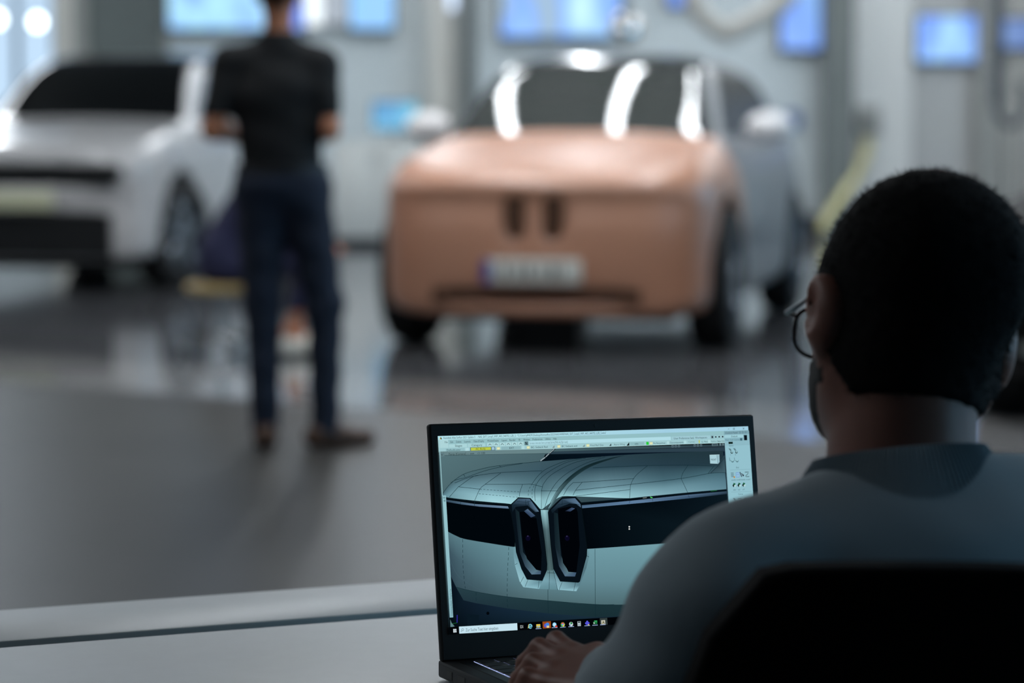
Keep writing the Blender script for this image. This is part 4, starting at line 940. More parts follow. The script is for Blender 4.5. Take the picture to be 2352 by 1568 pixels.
def icon(U, V, kind):
    D_ = (18, 40, 44)
    if kind == 0:
        S.uline(U, V, U + 12, V + 14, 3, D_); S.uline(U + 6, V, U + 14, V + 10, 3, (40, 70, 76)); S.disc(U + 17, V + 22, 8, D_); S.disc(U + 18, V + 20, 5, (150, 196, 204))
    elif kind == 1:
        S.uline(U, V, U + 2, V + 18, 2, (50, 80, 90)); S.uline(U + 2, V + 18, U + 8, V + 18, 2, (50, 80, 90)); S.disc(U + 18, V + 20, 8, (60, 96, 104)); S.disc(U + 18, V + 17, 6, (150, 196, 204))
    elif kind == 2:
        for q in range(4): S.rect(U, V + q * 7, U + 18, V + q * 7 + 3, (70, 100, 110))
        S.disc(U + 20, V + 26, 5, (190, 130, 40))
    elif kind == 3:
        S.rect(U, V, U + 22, V + 28, (110, 150, 210)); S.rect(U + 3, V + 3, U + 10, V + 12, (160, 204, 220)); S.rect(U + 12, V + 3, U + 19, V + 12, (160, 204, 220)); S.rect(U + 3, V + 15, U + 10, V + 25, (160, 204, 220)); S.rect(U + 12, V + 15, U + 19, V + 25, (160, 204, 220))
    elif kind == 4:
        S.uline(U, V, U + 10, V + 28, 5, (30, 26, 60)); S.uline(U + 8, V + 8, U + 24, V + 20, 4, (40, 20, 40)); S.disc(U + 20, V + 20, 5, (20, 20, 40))
    elif kind == 5:
        S.uline(U, V + 2, U + 24, V + 2, 3, D_); S.uline(U + 2, V + 26, U + 22, V + 8, 3, (50, 80, 84)); S.uline(U + 6, V + 28, U + 26, V + 28, 3, D_)
    elif kind == 6:
        S.tri([(U + 2, V + 18), (U + 12, V + 4), (U + 20, V + 10), (U + 10, V + 28)], (12, 30, 30)); S.tri([(U + 12, V + 2), (U + 24, V + 8), (U + 18, V + 16), (U + 8, V + 10)], (20, 96, 60)); S.tri([(U + 12, V + 18), (U + 22, V + 12), (U + 26, V + 20), (U + 16, V + 28)], (180, 214, 214))
    elif kind == 7:
        S.tri([(U, V + 22), (U + 14, V + 2), (U + 18, V + 6), (U + 10, V + 28)], (8, 22, 24)); S.tri([(U + 18, V + 2), (U + 26, V + 6), (U + 16, V + 28), (U + 12, V + 26)], (90, 126, 130))
    else:
        S.uline(U, V + 4, U + 16, V + 2, 3, (40, 66, 76)); S.uline(U + 16, V + 2, U + 22, V + 12, 3, (40, 66, 76)); S.uline(U + 22, V + 12, U + 12, V + 24, 3, (60, 90, 100))
for U, V, kd in ((24, 124, 0), (54, 124, 0), (24, 176, 1), (54, 176, 1), (26, 262, 2), (58, 262, 3), (84, 260, 4), (116, 260, 5), (28, 318, 6), (60, 318, 6), (90, 318, 6), (30, 408, 0), (60, 410, 5), (92, 406, 7), (124, 406, 7), (34, 464, 8), (64, 464, 8), (94, 464, 5), (124, 464, 8), (36, 520, 0), (66, 520, 6), (98, 520, 7)):
    icon(PU + U, V, kd)
for U, V, t in ((26, 164, '1'), (58, 164, '2'), (60, 238, 'Eval'), (24, 308, 'xsedit'), (56, 308, 'modif'), (86, 308, 'shade'), (118, 308, 'x-surf'), (32, 364, 'skin'), (62, 364, 'rail'), (92, 364, 'srf'), (62, 390, 'Curve'), (30, 456, 'blend'), (60, 456, 'cv cv'), (92, 456, 'merge'), (124, 456, 'proj')):
    S.text(t, PU + U, V, 12, (60, 90, 100))
S.rect(PU + 20, 246, PU + 150, 247.5, (120, 160, 172)); S.rect(PU + 20, 372, PU + 150, 373.5, (120, 160, 172))
# construction strip at the left
S.poly([(1013, 1138), (1021, 1138), (1038, 1417.4), (1030, 1418)], [(150, 196, 204), (150, 196, 204), (138, 182, 192), (138, 182, 192)])
U, V = uv(1035.5, 1414); S.text('Construction History - Draw for Live', U + 3, V, 15, (60, 96, 106), rot=R(90), wmax=145)
S.rect(0, 22, 4, 330, (158, 202, 208))
S.disc(*uv(1017, 1143), 6, (110, 150, 158)); S.disc(*uv(1018, 1150), 6, (110, 150, 158))
S.line([(1031, 1440), (1185, 1431.4), (1390, 1419.5), (1740, 1396)], (196, 200, 196), 1.1, False)
S.line([(1046.8, 1430), (1047, 1412)], (60, 50, 190), 1.4); S.line([(1046.8, 1430), (1036, 1432)], (20, 90, 40), 1.2)
S.poly([(1031, 1422), (1034, 1430), (1041, 1438), (1031.5, 1440)], (96, 130, 134))
# taskbar
S.rect(0, 1040, 1920, 1080, (1, 3, 6))
U, V = uv(1041.5, 1448)
for dx in (0, 1):
    for dy in (0, 1): S.rect(U - 9 + dx * 10, V - 9 + dy * 10, U + dx * 10 - .5, V + dy * 10 - .5, (214, 226, 232))
U0, V0 = uv(1051, 1438.5); U1, V1 = uv(1185.5, 1448); S.rect(U0, 1041, U1, 1079, (196, 226, 238))
U, V = uv(1058, 1447.5); S.disc(U + 4, V - 4, 7, (90, 110, 120)); S.disc(U + 4, V - 4, 5, (196, 226, 238)); S.uline(U - 1, V + 1, U - 7, V + 8, 2, (90, 110, 120))
U, V = uv(1066.5, 1450); S.text('Zur Suche Text hier eingeben', U, V, 24, (84, 102, 112), wmax=uv(1141, 1445)[0] - U)
def tk(px, py): return uv(px, py)
U, V = tk(1194.5, 1439); S.rect(U - 8, V - 8, U + 4, V + 8, (150, 156, 156)); S.rect(U - 5, V - 4, U + 1, V + 4, (2, 4, 8)); S.rect(U + 7, V - 8, U + 10, V + 8, (150, 156, 156))
U, V = tk(1214.5, 1438); S.disc(U, V, 13, (120, 200, 220), 20); S.disc(U, V, 7, (2, 4, 8)); S.rect(U - 10, V - 2, U + 12, V + 3, (120, 200, 220)); S.rect(U + 2, V + 3, U + 14, V + 7, (2, 4, 8)); S.uline(U - 14, V + 10, U - 8, V - 12, 3, (220, 190, 70))
U, V = tk(1233, 1437); S.rect(U - 12, V - 9, U + 12, V + 10, (224, 196, 80)); S.rect(U - 10, V + 1, U + 10, V + 10, (110, 170, 200)); S.rect(U - 4, V + 4, U + 4, V + 10, (224, 196, 80))
U, V = tk(1252.5, 1436); S.rect(U - 25, 1041, U + 25, 1079, (150, 74, 26)); S.disc(U - 6, V, 11, (90, 90, 200)); S.disc(U + 4, V - 4, 11, (60, 130, 220)); S.rect(U - 2, V + 2, U + 14, V + 13, (226, 206, 150))
U, V = tk(1270, 1435); S.disc(U, V - 2, 12, (140, 206, 240)); S.disc(U, V - 2, 7, (200, 234, 248)); S.disc(U + 10, V + 9, 7, (200, 60, 40))
U, V = tk(1289, 1434); S.disc(U, V, 13, (60, 160, 80), 20); S.tri([(U, V), (U - 12, V - 6), (U, V - 13), (U + 12, V - 5)], (210, 60, 50)); S.tri([(U, V), (U + 13, V - 2), (U + 8, V + 10), (U, V + 13)], (220, 190, 60)); S.disc(U, V, 6, (226, 236, 240)); S.disc(U, V, 4.5, (70, 120, 220))
U, V = tk(1308, 1433); S.disc(U, V, 12, (200, 214, 216)); S.tri([(U - 8, V - 6), (U + 2, V - 12), (U + 10, V - 4), (U + 2, V + 2)], (40, 130, 70)); S.tri([(U - 10, V), (U - 2, V + 2), (U - 4, V + 10)], (60, 110, 190))
U, V = tk(1326.5, 1432); S.rect(U - 10, V - 13, U + 10, V + 13, (190, 204, 210)); S.rect(U - 8, V - 11, U + 8, V - 5, (20, 26, 30))
for i in range(3):
    for j in range(3): S.rect(U - 8 + i * 6, V - 2 + j * 5, U - 4 + i * 6, V + 1 + j * 5, (110, 124, 130))
U, V = tk(1345, 1431); S.disc(U, V - 8, 6, (90, 90, 220)); S.disc(U - 8, V, 6, (80, 80, 210)); S.disc(U + 8, V, 6, (80, 80, 210)); S.rect(U - 6, V - 4, U + 8, V + 10, (84, 84, 214)); S.disc(U + 8, V + 9, 4, (220, 200, 90))
U, V = tk(1363, 1429); S.rect(U - 6, V - 10, U + 13, V + 9, (30, 120, 64)); S.rect(U - 6, V - 10, U + 13, V - 3, (50, 160, 90)); S.rect(U - 13, V - 4, U, V + 10, (16, 84, 44)); S.uline(U - 10, V - 1, U - 3, V + 8, 2, (226, 236, 230)); S.uline(U - 3, V - 1, U - 10, V + 8, 2, (226, 236, 230))
U, V = tk(1381.5, 1428.5); S.rect(U - 20, 1041, U + 26, 1079, (50, 60, 60)); S.rect(U - 12, V - 11, U + 12, V + 12, (196, 196, 180)); S.tri([(U - 8, V + 9), (U, V - 9), (U + 3, V - 4), (U - 3, V + 9)], (120, 110, 60)); S.tri([(U + 2, V - 5), (U + 9, V + 9), (U + 4, V + 9), (U, V + 2)], (70, 80, 60))
for px in (1233, 1270, 1289, 1308, 1345, 1363, 1381): 
    U = uv(px, 1442)[0]; S.rect(U - 17, 1076, U + 17, 1079.5, (150, 170, 210))
S.build('display', lid, M['display'])

# ================================================================== seated man in the foreground
def Rx(a): return Matrix.Rotation(a, 4, 'X')
def Ry(a): return Matrix.Rotation(a, 4, 'Y')
def Rz(a): return Matrix.Rotation(a, 4, 'Z')
SYAW = R(24)
SPOS = Vector((.36, 2.45, 0))
man = empty('person', SPOS, SYAW, 'seated man in a pale sweater and glasses seen from behind, working at the laptop', 'person')
Ms = Matrix.Translation(SPOS) @ Rz(SYAW); Msi = Ms.inverted()
def loc_(p): return Msi @ Vector(p)
NECK = Vector((0, .03, 1.02)); HROT = Ry(R(11)) @ Rz(R(-8)) @ Rx(R(-12)); HOFF = Vector((-.030, -.018, -.003))
def hd(p): return HOFF + NECK + HROT.to_3x3() @ (Vector(p) - NECK)
HR = HROT
def hand_pts(index_k, pinky_k, fdir, side):
    """knuckles of the four fingers, wrist and thumb of one hand, in body coordinates"""
    K_ = [index_k.lerp(pinky_k, t) + Vector((0, 0, .004 * math.sin(math.pi * min(1, t + .2)))) for t in (0, .34, .67, 1)]
    return K_
LK_ = [loc_(at_z(1318, 1503, .793)), loc_(at_z(1256, 1572, .776))]
fd = (Msi.to_3x3() @ Vector((-.6, .8, 0))).normalized()
def arm_geo(side):
    if side < 0:
        ik, pk = LK_; f = fd
    else:
        ik = Vector((.150, .40, .797)); pk = Vector((.205, .375, .777)); f = Vector((-.25, .97, 0)).normalized()
    mid = (ik + pk) / 2; wr = mid - f * .082 + Vector((0, 0, -.004))
    return ik, pk, f, mid, wr
ELB = {-1: Vector((-.30, .085, .705)), 1: Vector((.31, .08, .705))}
SHO = {-1: Vector((-.190, .005, .888)), 1: Vector((.195, .0, .882))}
def head(F_, grow=0.0):
    k = .03
    F_.ell(hd((.0, .024, 1.150)), (.0720 + grow, .089 + grow, .088 + grow), HR, k)           # skull
    for s_ in (-1, 1): F_.ell(hd((s_ * .022, .022, 1.160)), (.048 + grow, .078 + grow, .060 + grow), HR, .02)
    F_.ell(hd((0, .072, 1.105)), (.069 + grow, .078 + grow, .088 + grow), HR, k)             # face block
    F_.ell(hd((0, .090, 1.052)), (.040 + grow, .041 + grow, .034 + grow), HR, k)             # chin
    for s_ in (-1, 1): F_.cone(hd((s_ * .056, .042, 1.066)), hd((s_ * .030, .092, 1.045)), .018 + grow, .017 + grow, .03)   # jaw
def face(F_):
    F_.cone(hd((0, .148, 1.130)), hd((0, .166, 1.092)), .010, .0135, .012)                    # nose
    F_.cone(hd((0, .152, 1.066)), hd((0, .151, 1.062)), .016, .016, .01, flat=((0, 0, 1), .5))  # lips
    for s_ in (-1, 1):
        F_.ell(hd((s_ * .031, .137, 1.130)), (.015, .014, .012), HR, .012, 's')               # eye sockets
        F_.ell(hd((s_ * .031, .132, 1.130)), (.012, .012, .012), HR, .003)                     # eyes
        F_.cone(hd((s_ * .018, .148, 1.149)), hd((s_ * .046, .139, 1.149)), .007, .006, .01)   # brows
        # ears: a rim, a hollow and a lobe standing off the side of the head
        ex_ = .086 if s_ < 0 else .080
        er = HR @ Rz(s_ * R(-24)) @ Rx(R(-12))
        F_.ell(hd((s_ * ex_, .034, 1.112)), (.012, .022, .034), er, .008)
        F_.ell(hd((s_ * .097, .042, 1.115)), (.008, .012, .020), er, .006, 's')
        F_.ell(hd((s_ * .077, .040, 1.084)), (.009, .011, .013), HR, .01)
def neck(F_, g=0.0):
    F_.cone((-.042, -.005, .96), hd((-.012, .012, 1.075)), .057 + g, .054 + g, .03)
    F_.cone((-.046, .03, .97), hd((-.014, .05, 1.05)), .045 + g, .045 + g, .03)
def hand(F_, side):
    ik, pk, f, mid, wr = arm_geo(side); r_ = (ik - pk).normalized(); k = .006
    Ks = [ik.lerp(pk, t) for t in (0, .34, .67, 1)]
    Ks[1] = Ks[1] + f * .006 + Vector((0, 0, .003)); Ks[2] = Ks[2] + f * .001 + Vector((0, 0, .001))
    for i, kk in enumerate(Ks):
        F_.cone(wr + (kk - mid) * .55, kk, .0145, .0105, .012)
    F_.cone(wr, wr - f * .05, .024, .026, .012, flat=((0, 0, 1), .8))
    ln = (.040, .044, .041, .031); z_key = .7535
    for i, kk in enumerate(Ks):
        spread = r_ * (.004 * (1.5 - i)); p1 = kk + f * ln[i] * .75 + spread + Vector((0, 0, .006)); p2 = p1 + f * ln[i] * .5 + spread * .5 + Vector((0, 0, -.018)); p3 = Vector((p2.x, p2.y, 0)) + f * .006; p3.z = z_key + .0095
        F_.cone(kk, p1, .0102, .0088, k); F_.cone(p1, p2, .0088, .0082, .004); F_.cone(p2, p3, .0082, .0074, .004)
    # thumb leaves the side of the palm near its base
    t0 = wr + f * .026 + r_ * .018; t1 = t0 + f * .026 + r_ * .022 + Vector((0, 0, .004)); t2 = t1 + f * .026 + r_ * .004 + Vector((0, 0, -.008)); t3 = t2 + f * .018 - r_ * .004 + Vector((0, 0, -.010))
    F_.cone(t0, t1, .0150, .0118, .010); F_.cone(t1, t2, .0112, .0100, .004); F_.cone(t2, t3, .0098, .0082, .004)
def torso(F_, g=0.0, arms=True, k=.05):
    F_.ell((0, -.02, .53), (.165 + g, .115 + g, .10 + g), None, k)
    F_.ell((0, -.03, .68), (.150 + g, .105 + g, .13 + g), None, k)
    F_.ell((0, -.02, .83), (.168 + g, .112 + g, .14 + g), Rx(R(-6)), k)
    F_.ell((0, -.035, .90), (.150 + g, .085 + g, .075 + g), None, k)
    for s_ in (-1, 1):
        F_.cone((-.030 + s_ * .030, -.005, .955), SHO[s_] + Vector((s_ * .0, 0, .004)), .042 + g, .060 + g, k)       # trapezius to shoulder
        if arms:
            ik, pk, f, mid, wr = arm_geo(s_)
            F_.cone(SHO[s_], ELB[s_], .060 + g, .045 + g, k * .8); F_.cone(ELB[s_], wr - f * .02, .045 + g, .030 + g, .03)
def legs(F_, g=0.0):
    for s_ in (-1, 1):
        F_.cone((s_ * .09, .02, .52), (s_ * .13, .42, .52), .085 + g, .062 + g, .04); F_.cone((s_ * .13, .42, .52), (s_ * .14, .40, .10), .058 + g, .042 + g, .03)

# body: one skin surface, hands on a finer grid inside the cuffs
Fb = Field((-.42, -.2, .0), (.42, .62, 1.30), .011)
torso(Fb, -.012); legs(Fb, -.012); neck(Fb); head(Fb); face(Fb)
for s_ in (-1, 1): Fb.cone((s_ * .14, .40, .07), (s_ * .15, .52, .045), .038, .03, .02)
Fb.cut(lambda X, Y, Z: -(np.sqrt(0 * X + 0 * Y + 0 * Z) + 1))
Fh = Field((-.2, -.12, .93), (.2, .30, 1.28), .0052)
neck(Fh); head(Fh); face(Fh)
Fh.cut(lambda X, Y, Z: .96 - Z + 0 * X + 0 * Y)
Fb.cut(lambda X, Y, Z: Z - .965 + 0 * X + 0 * Y)
V1, F1 = nets(Fb.D, Fb.lo, Fb.h); V2, F2 = nets(Fh.D, Fh.lo, Fh.h); Vs = [V1, V2]; Fs = [F1, F2 + len(V1)]; n_ = len(V1) + len(V2)
for s_ in (-1, 1):
    ik, pk, f, mid, wr = arm_geo(s_); lo = Vector((min(ik.x, pk.x, wr.x) - .13, min(ik.y, pk.y, wr.y) - .13, .72)); hi = Vector((max(ik.x, pk.x, wr.x) + .13, max(ik.y, pk.y, wr.y) + .13, .86))
    Fq = Field(lo, hi, .0026); hand(Fq, s_)
    V3, F3 = nets(Fq.D, Fq.lo, Fq.h); V3 = relax(V3, F3, 2); Vs.append(V3); Fs.append(F3 + n_); n_ += len(V3)
link('body', np_mesh('body', np.concatenate(Vs), np.concatenate(Fs)), M['skin'], man)
# short dark hair: a shell over the skull down to the hairline
Fr = Field((-.16, -.14, .98), (.2, .22, 1.30), .0052)
head(Fr, .0065); neck(Fr, .0035)
m3 = np.array(HROT.to_3x3().inverted(), np.float32)
def headspace(X, Y, Z):
    x, y, z = X - NECK.x - HOFF.x, Y - NECK.y - HOFF.y, Z - NECK.z - HOFF.z
    return m3[0, 0] * x + m3[0, 1] * y + m3[0, 2] * z, m3[1, 0] * x + m3[1, 1] * y + m3[1, 2] * z + NECK.y, m3[2, 0] * x + m3[2, 1] * y + m3[2, 2] * z + NECK.z
def hairline(X, Y, Z):
    x, y, z = headspace(X, Y, Z)
    low = 1.040 + np.clip((y - .006) * 1.5, 0, .2)                  # nape rising over the ears to the temples
    return np.maximum(low - z, (y - .130 - (z - 1.17) * .25)) * .8
rng = np.random.RandomState(3); jit = rng.rand(*Fr.n).astype(np.float32)
Fr.D += (jit - .5) * .0022
Fr.cut(hairline, .006)
Vh, Fh_ = nets(Fr.D, Fr.lo, Fr.h)
nrm = np.zeros_like(Vh); e1 = Vh[Fh_[:, 1]] - Vh[Fh_[:, 0]]; e2 = Vh[Fh_[:, 3]] - Vh[Fh_[:, 0]]; fn = np.cross(e1, e2)
for k in range(4): np.add.at(nrm, Fh_[:, k], fn)
nrm /= np.linalg.norm(nrm, axis=1)[:, None] + 1e-9
rg = np.random.RandomState(11); pick = rg.randint(0, len(Vh), 9000); bp = Vh[pick] + rg.normal(0, .0012, (9000, 3)); nn = nrm[pick] + rg.normal(0, .35, (9000, 3)) + np.array([0, 0, -.15]); nn /= np.linalg.norm(nn, axis=1)[:, None]
sd3 = np.cross(nn, rg.normal(0, 1, (9000, 3))); sd3 /= np.linalg.norm(sd3, axis=1)[:, None] + 1e-9
tip = bp + nn * rg.uniform(.003, .0065, (9000, 1)); Vst = np.stack([bp - sd3 * .0003, bp + sd3 * .0003, tip], 1).reshape(-1, 3)
fl = [tuple(f) for f in Fh_.tolist()] + [(len(Vh) + 3 * k, len(Vh) + 3 * k + 1, len(Vh) + 3 * k + 2) for k in range(9000)]
link('hair', np_mesh('hair', np.concatenate([Vh, Vst]), fl), M['hair'], man)
# beard along the jaw
Fe = Field((-.12, .0, .98), (.12, .2, 1.16), .0045)
head(Fe, .0045)
def beardline(X, Y, Z):
    x, y, z = headspace(X, Y, Z)
    y = y - .02 * (x > 0)
    return np.maximum(np.maximum(z - (1.096 - np.clip((y - .03) * .25, 0, .03)), .030 - y), 1.0 - z) * .8
Fe.D += (np.random.RandomState(5).rand(*Fe.n).astype(np.float32) - .5) * .002
Fe.cut(beardline, .004)
link('beard', Fe.mesh('beard'), M['beard'], man)
# sweater
Fw = Field((-.45, -.24, .44), (.45, .52, 1.04), .0075)
torso(Fw, .012)
X, Y, Z = Fw.grid()
fold = (.0045 * np.sin(34 * (Z * .9 + X * .35 + Y * .2)) * np.sin(9 * (X - .3 * Z) + 2 * Y) + .003 * np.sin(60 * (Z + .5 * X) + 8 * np.sin(7 * X)) * np.sin(11 * Y + 5 * Z)) * np.clip((1.0 - Z) * 6, 0, 1) * (1 + .9 * np.clip((np.abs(X) - .17) * 12, 0, 1))
Fw.D += fold.astype(np.float32)
def cuff(X, Y, Z):
    d = None
    for s_ in (-1, 1):
        ik, pk, f, mid, wr = arm_geo(s_)
        q = (X - (wr.x + f.x * .022)) * f.x + (Y - (wr.y + f.y * .022)) * f.y + 0 * Z
        q = np.where(np.sqrt((X - wr.x) ** 2 + (Y - wr.y) ** 2 + (Z - wr.z) ** 2) < .12, q, -1)
        d = q if d is None else np.maximum(d, q)
    return d
for s_ in (-1, 1):
    ik, pk, f, mid, wr = arm_geo(s_); Fw.cone(wr - f * .05, wr + f * .03, .034, .033, .02)
Fw.cut(cuff)
Fw.cut(lambda X, Y, Z: .47 - Z + 0 * X + 0 * Y)
Fw.cut(lambda X, Y, Z: np.minimum(.075 - np.sqrt(X ** 2 + (Y - .01) ** 2), 1) * 0 + Z - (.998 - .25 * (Y - 0.0)) + 0 * X, .004)
sw = link('sweater', Fw.mesh('sweater', 1), M['sweater'], man)
# ribbed collar standing round the neck
cb = MB(); n = 132; V = []; prof = [(.104, .944), (.094, .962), (.083, .981), (.074, .996), (.0685, 1.004), (.0655, 1.004), (.0640, .985), (.070, .950)]
for i, (rr, zz) in enumerate(prof):
    for j in range(n * 3):
        a = 2 * math.pi * j / (n * 3); rib = .0011 * (1 if j % 3 == 0 else -.5) if i < 5 else 0
        x, y = (rr + rib) * 1.03 * math.cos(a), (rr + rib) * math.sin(a)
        V.append((x - .040, y + .012, zz - .22 * y))
N3 = n * 3
cb.add(V, [(i * N3 + j, i * N3 + (j + 1) % N3, (i + 1) * N3 + (j + 1) % N3, (i + 1) * N3 + j) for i in range(len(prof) - 1) for j in range(N3)], True)
cb.build('collar', M['sweater'], sw)
# trousers and shoes
Ft = Field((-.28, -.2, .06), (.28, .56, .66), .012)
Ft.ell((0, -.02, .53), (.172, .122, .095), None, .05); legs(Ft, .008)
Ft.cut(lambda X, Y, Z: np.maximum(.10 - Z, Z - .60) + 0 * X + 0 * Y)
link('trousers', Ft.mesh('trousers'), M['trouser'], man)
for s_ in (-1, 1):
    q = Field((s_ * .15 - .08, .30, -.01), (s_ * .15 + .08, .66, .14), .008)
    q.cone((s_ * .145, .37, .05), (s_ * .155, .58, .038), .046, .040, .02); q.cone((s_ * .14, .40, .05), (s_ * .14, .40, .11), .046, .046, .02); q.cut(lambda X, Y, Z: np.maximum(.002 - Z, Z - .118) + 0 * X + 0 * Y)
    link('shoe', q.mesh('shoe'), M['shoe_dark'], man)
# glasses
gl = MB()
fz = 1.118
for s_ in (-1, 1):
    ring = []
    for j in range(29):
        a = 2 * math.pi * j / 28; ca, sa_ = math.cos(a), math.sin(a)
        ex = abs(ca) ** .7 * (1 if ca > 0 else -1) * .026; ez = abs(sa_) ** .7 * (1 if sa_ > 0 else -1) * .021
        ring.append(hd((s_ * .040 + ex, .150 - abs(s_ * .040 + ex) * .14, fz + ez)))
    gl.tube(ring, .0019, 8, cap=False)
    gl.tube([hd((s_ * .0665, .141, fz + .012)), hd((s_ * .078, .132, fz + .011)), hd((s_ * .083, .10, fz + .010)), hd((s_ * .083, .06, fz + .013)), hd((s_ * .079, .040, fz + .012)), hd((s_ * .077, .022, fz + .002)), hd((s_ * .074, .010, fz - .016))], .0019, 8)
gl.tube([hd((-.011, .157, fz + .004)), hd((0, .164, fz + .007)), hd((.011, .157, fz + .004))], .0018, 8)
glo = gl.build('eyeglasses', M['frame'], man)
for s_ in (-1, 1):
    g2 = MB(); V = []
    for j in range(24):
        a = 2 * math.pi * j / 24; ca, sa_ = math.cos(a), math.sin(a)
        ex = abs(ca) ** .7 * (1 if ca > 0 else -1) * .025; ez = abs(sa_) ** .7 * (1 if sa_ > 0 else -1) * .020
        for dy in (0, .0012): V.append(hd((s_ * .040 + ex, .150 + dy - abs(s_ * .040 + ex) * .14, fz + ez)))
    g2.add(V, [tuple(range(0, 48, 2))[::-1], tuple(range(1, 48, 2))] + [(2 * j, 2 * ((j + 1) % 24), 2 * ((j + 1) % 24) + 1, 2 * j + 1) for j in range(24)])
    g2.build('lens', M['lens'], glo)

# ================================================================== office chair under him
ch = empty('office_chair', (.372, 2.40, 0), R(4), 'black office chair with a broad backrest under the seated man', 'chair')
bk = MB(); nx, nz = 24, 18; V = []; Fc = []
def back_pt(i, j, t):
    u_ = -1 + 2 * i / nx; v_ = j / nz
    wdt = .25 + .07 * (1 - v_); top = .963 - .018 * u_ ** 2 - .012 * (u_ + 1) - .05 * max(0, abs(u_) - .82) / .18
    x_ = u_ * wdt * (1 - .04 * max(0, v_ - .85) / .15); z_ = .50 + (top - .50) * v_
    y_ = -.215 - .035 * (v_ - .4) ** 2 * 2 + .045 * u_ ** 2
    return (x_, y_ + t, z_)
for t in (0, .045):
    for j in range(nz + 1):
        for i in range(nx + 1): V.append(back_pt(i, j, t))
o_ = (nx + 1) * (nz + 1)
for j in range(nz):
    for i in range(nx):
        a = j * (nx + 1) + i; Fc.append((a, a + 1, a + nx + 2, a + nx + 1)); Fc.append((o_ + a, o_ + a + nx + 1, o_ + a + nx + 2, o_ + a + 1))
bd_ = [i for i in range(nx + 1)] + [(j + 1) * (nx + 1) - 1 for j in range(1, nz + 1)] + [nz * (nx + 1) + i for i in range(nx - 1, -1, -1)] + [j * (nx + 1) for j in range(nz - 1, 0, -1)]
for a, c in zip(bd_, bd_[1:] + bd_[:1]): Fc.append((a, o_ + a, o_ + c, c))
bk.add(V, Fc, True); bko = bk.build('backrest', M['dark_fabric'], ch)
bev = bko.modifiers.new('bev', 'BEVEL'); bev.width = .015; bev.segments = 3; bev.limit_method = 'ANGLE'; bev.angle_limit = R(50)
s1 = MB(); s1.bbox((-.24, -.20, .385), (.24, .27, .435), .022, seg=3); s1.build('seat', M['dark_fabric'], ch)
s1 = MB(); s1.tube([(0, -.12, .37), (0, -.24, .40), (0, -.25, .62)], .022, 10); s1.build('back_support', M['black_plastic'], ch)
s1 = MB(); s1.tube([(0, 0, .10), (0, 0, .385)], .028, 14); s1.build('gas_column', M['steel'], ch)
for k in range(5):
    a = R(20 + 72 * k); s1 = MB(); s1.tube([(0, 0, .105), (.30 * math.cos(a), .30 * math.sin(a), .075)], [.026, .016], 10); lg = s1.build('leg', M['black_plastic'], ch)
    s1 = MB(); s1.lathe([(0, -.02), (.028, -.02), (.03, 0), (.028, .02), (0, .02)], 16, Matrix.Translation((.30 * math.cos(a), .30 * math.sin(a), .030)) @ Rz(a) @ Ry(R(90))); s1.build('castor', M['rubber'], lg)

# ================================================================== standing man
SM = empty('person', (-.845, 11.2, 0), 0, 'man in a black T-shirt and navy trousers standing with his back turned', 'person')
def mp(px, py, y=0.0): return Vector(((px - 658) / 612.0, y, 1.29 - (py - 240) / 612.0))
fb = Field((-.45, -.25, -.02), (.45, .55, 1.92), .016)
def sm_torso(F_, g=0.0):
    F_.ell(mp(648, 420), (.165 + g, .115 + g, .12 + g), None, .06); F_.ell(mp(645, 330), (.155 + g, .105 + g, .15 + g), None, .06); F_.ell(mp(640, 220), (.180 + g, .115 + g, .17 + g), None, .06)
    for a, c in ((mp(625, 118), mp(530, 148)), (mp(655, 118), mp(738, 150))): F_.cone(a, c, .055 + g, .062 + g, .06)
SHL, SHR = mp(528, 150), mp(740, 152); ELL, ELR = mp(494, 296, -.04), mp(756, 296, -.05)
HAL, HAR = mp(560, 318, .22), mp(690, 312, .24)
def sm_arms(F_, g=0.0, fore=True):
    F_.cone(SHL, ELL, .055 + g, .042 + g, .03); F_.cone(SHR, ELR, .055 + g, .042 + g, .03)
    if fore: F_.cone(ELL, HAL, .042 + g, .028 + g, .03); F_.cone(ELR, HAR, .042 + g, .028 + g, .03)
LEG = {-1: (mp(600, 440), mp(602, 700, .01), mp(606, 985)), 1: (mp(700, 440), mp(744, 700, .01), mp(744, 985))}
def sm_legs(F_, g=0.0):
    for s_ in (-1, 1):
        a, k_, f_ = LEG[s_]; F_.cone(a, k_, .088 + g, .062 + g, .05); F_.cone(k_, f_, .060 + g, .045 + g, .03)
sm_torso(fb, -.015); sm_arms(fb); sm_legs(fb, -.012)
fb.cone(mp(640, 100), mp(642, 30, .01), .056, .052, .03)
fb.ell(mp(640, -28, .03), (.076, .096, .115), None, .03); fb.ell(mp(640, 5, .07), (.055, .06, .06), None, .03); fb.cone(mp(640, -20, .125), mp(640, -2, .135), .012, .014, .015)
for s_ in (-1, 1): fb.ell(mp(640, -12) + Vector((s_ * .08, .02, 0)), (.012, .022, .032), None, .01)
for h_, dr in ((HAL, Vector((.5, .8, 0))), (HAR, Vector((-.5, .8, 0)))):
    dr.normalize(); fb.cone(h_, h_ + dr * .08, .034, .03, .02, flat=((0, 0, 1), .6)); sd_ = Vector((-dr.y, dr.x, 0))
    for q in (-1.5, -.5, .5, 1.5): fb.cone(h_ + dr * .07 + sd_ * .016 * q, h_ + dr * .14 + sd_ * .018 * q + Vector((0, 0, -.02)), .011, .009, .008)
    fb.cone(h_ + dr * .02, h_ + dr * .06 + sd_ * (.05 if dr.x < 0 else -.05), .014, .011, .01)
for s_, a in ((-1, R(95)), (1, R(38))):
    f_ = LEG[s_][2]; fb.cone(Vector((f_.x, f_.y, .06)), Vector((f_.x + .12 * math.cos(a), f_.y + .12 * math.sin(a), .04)), .04, .03, .03)
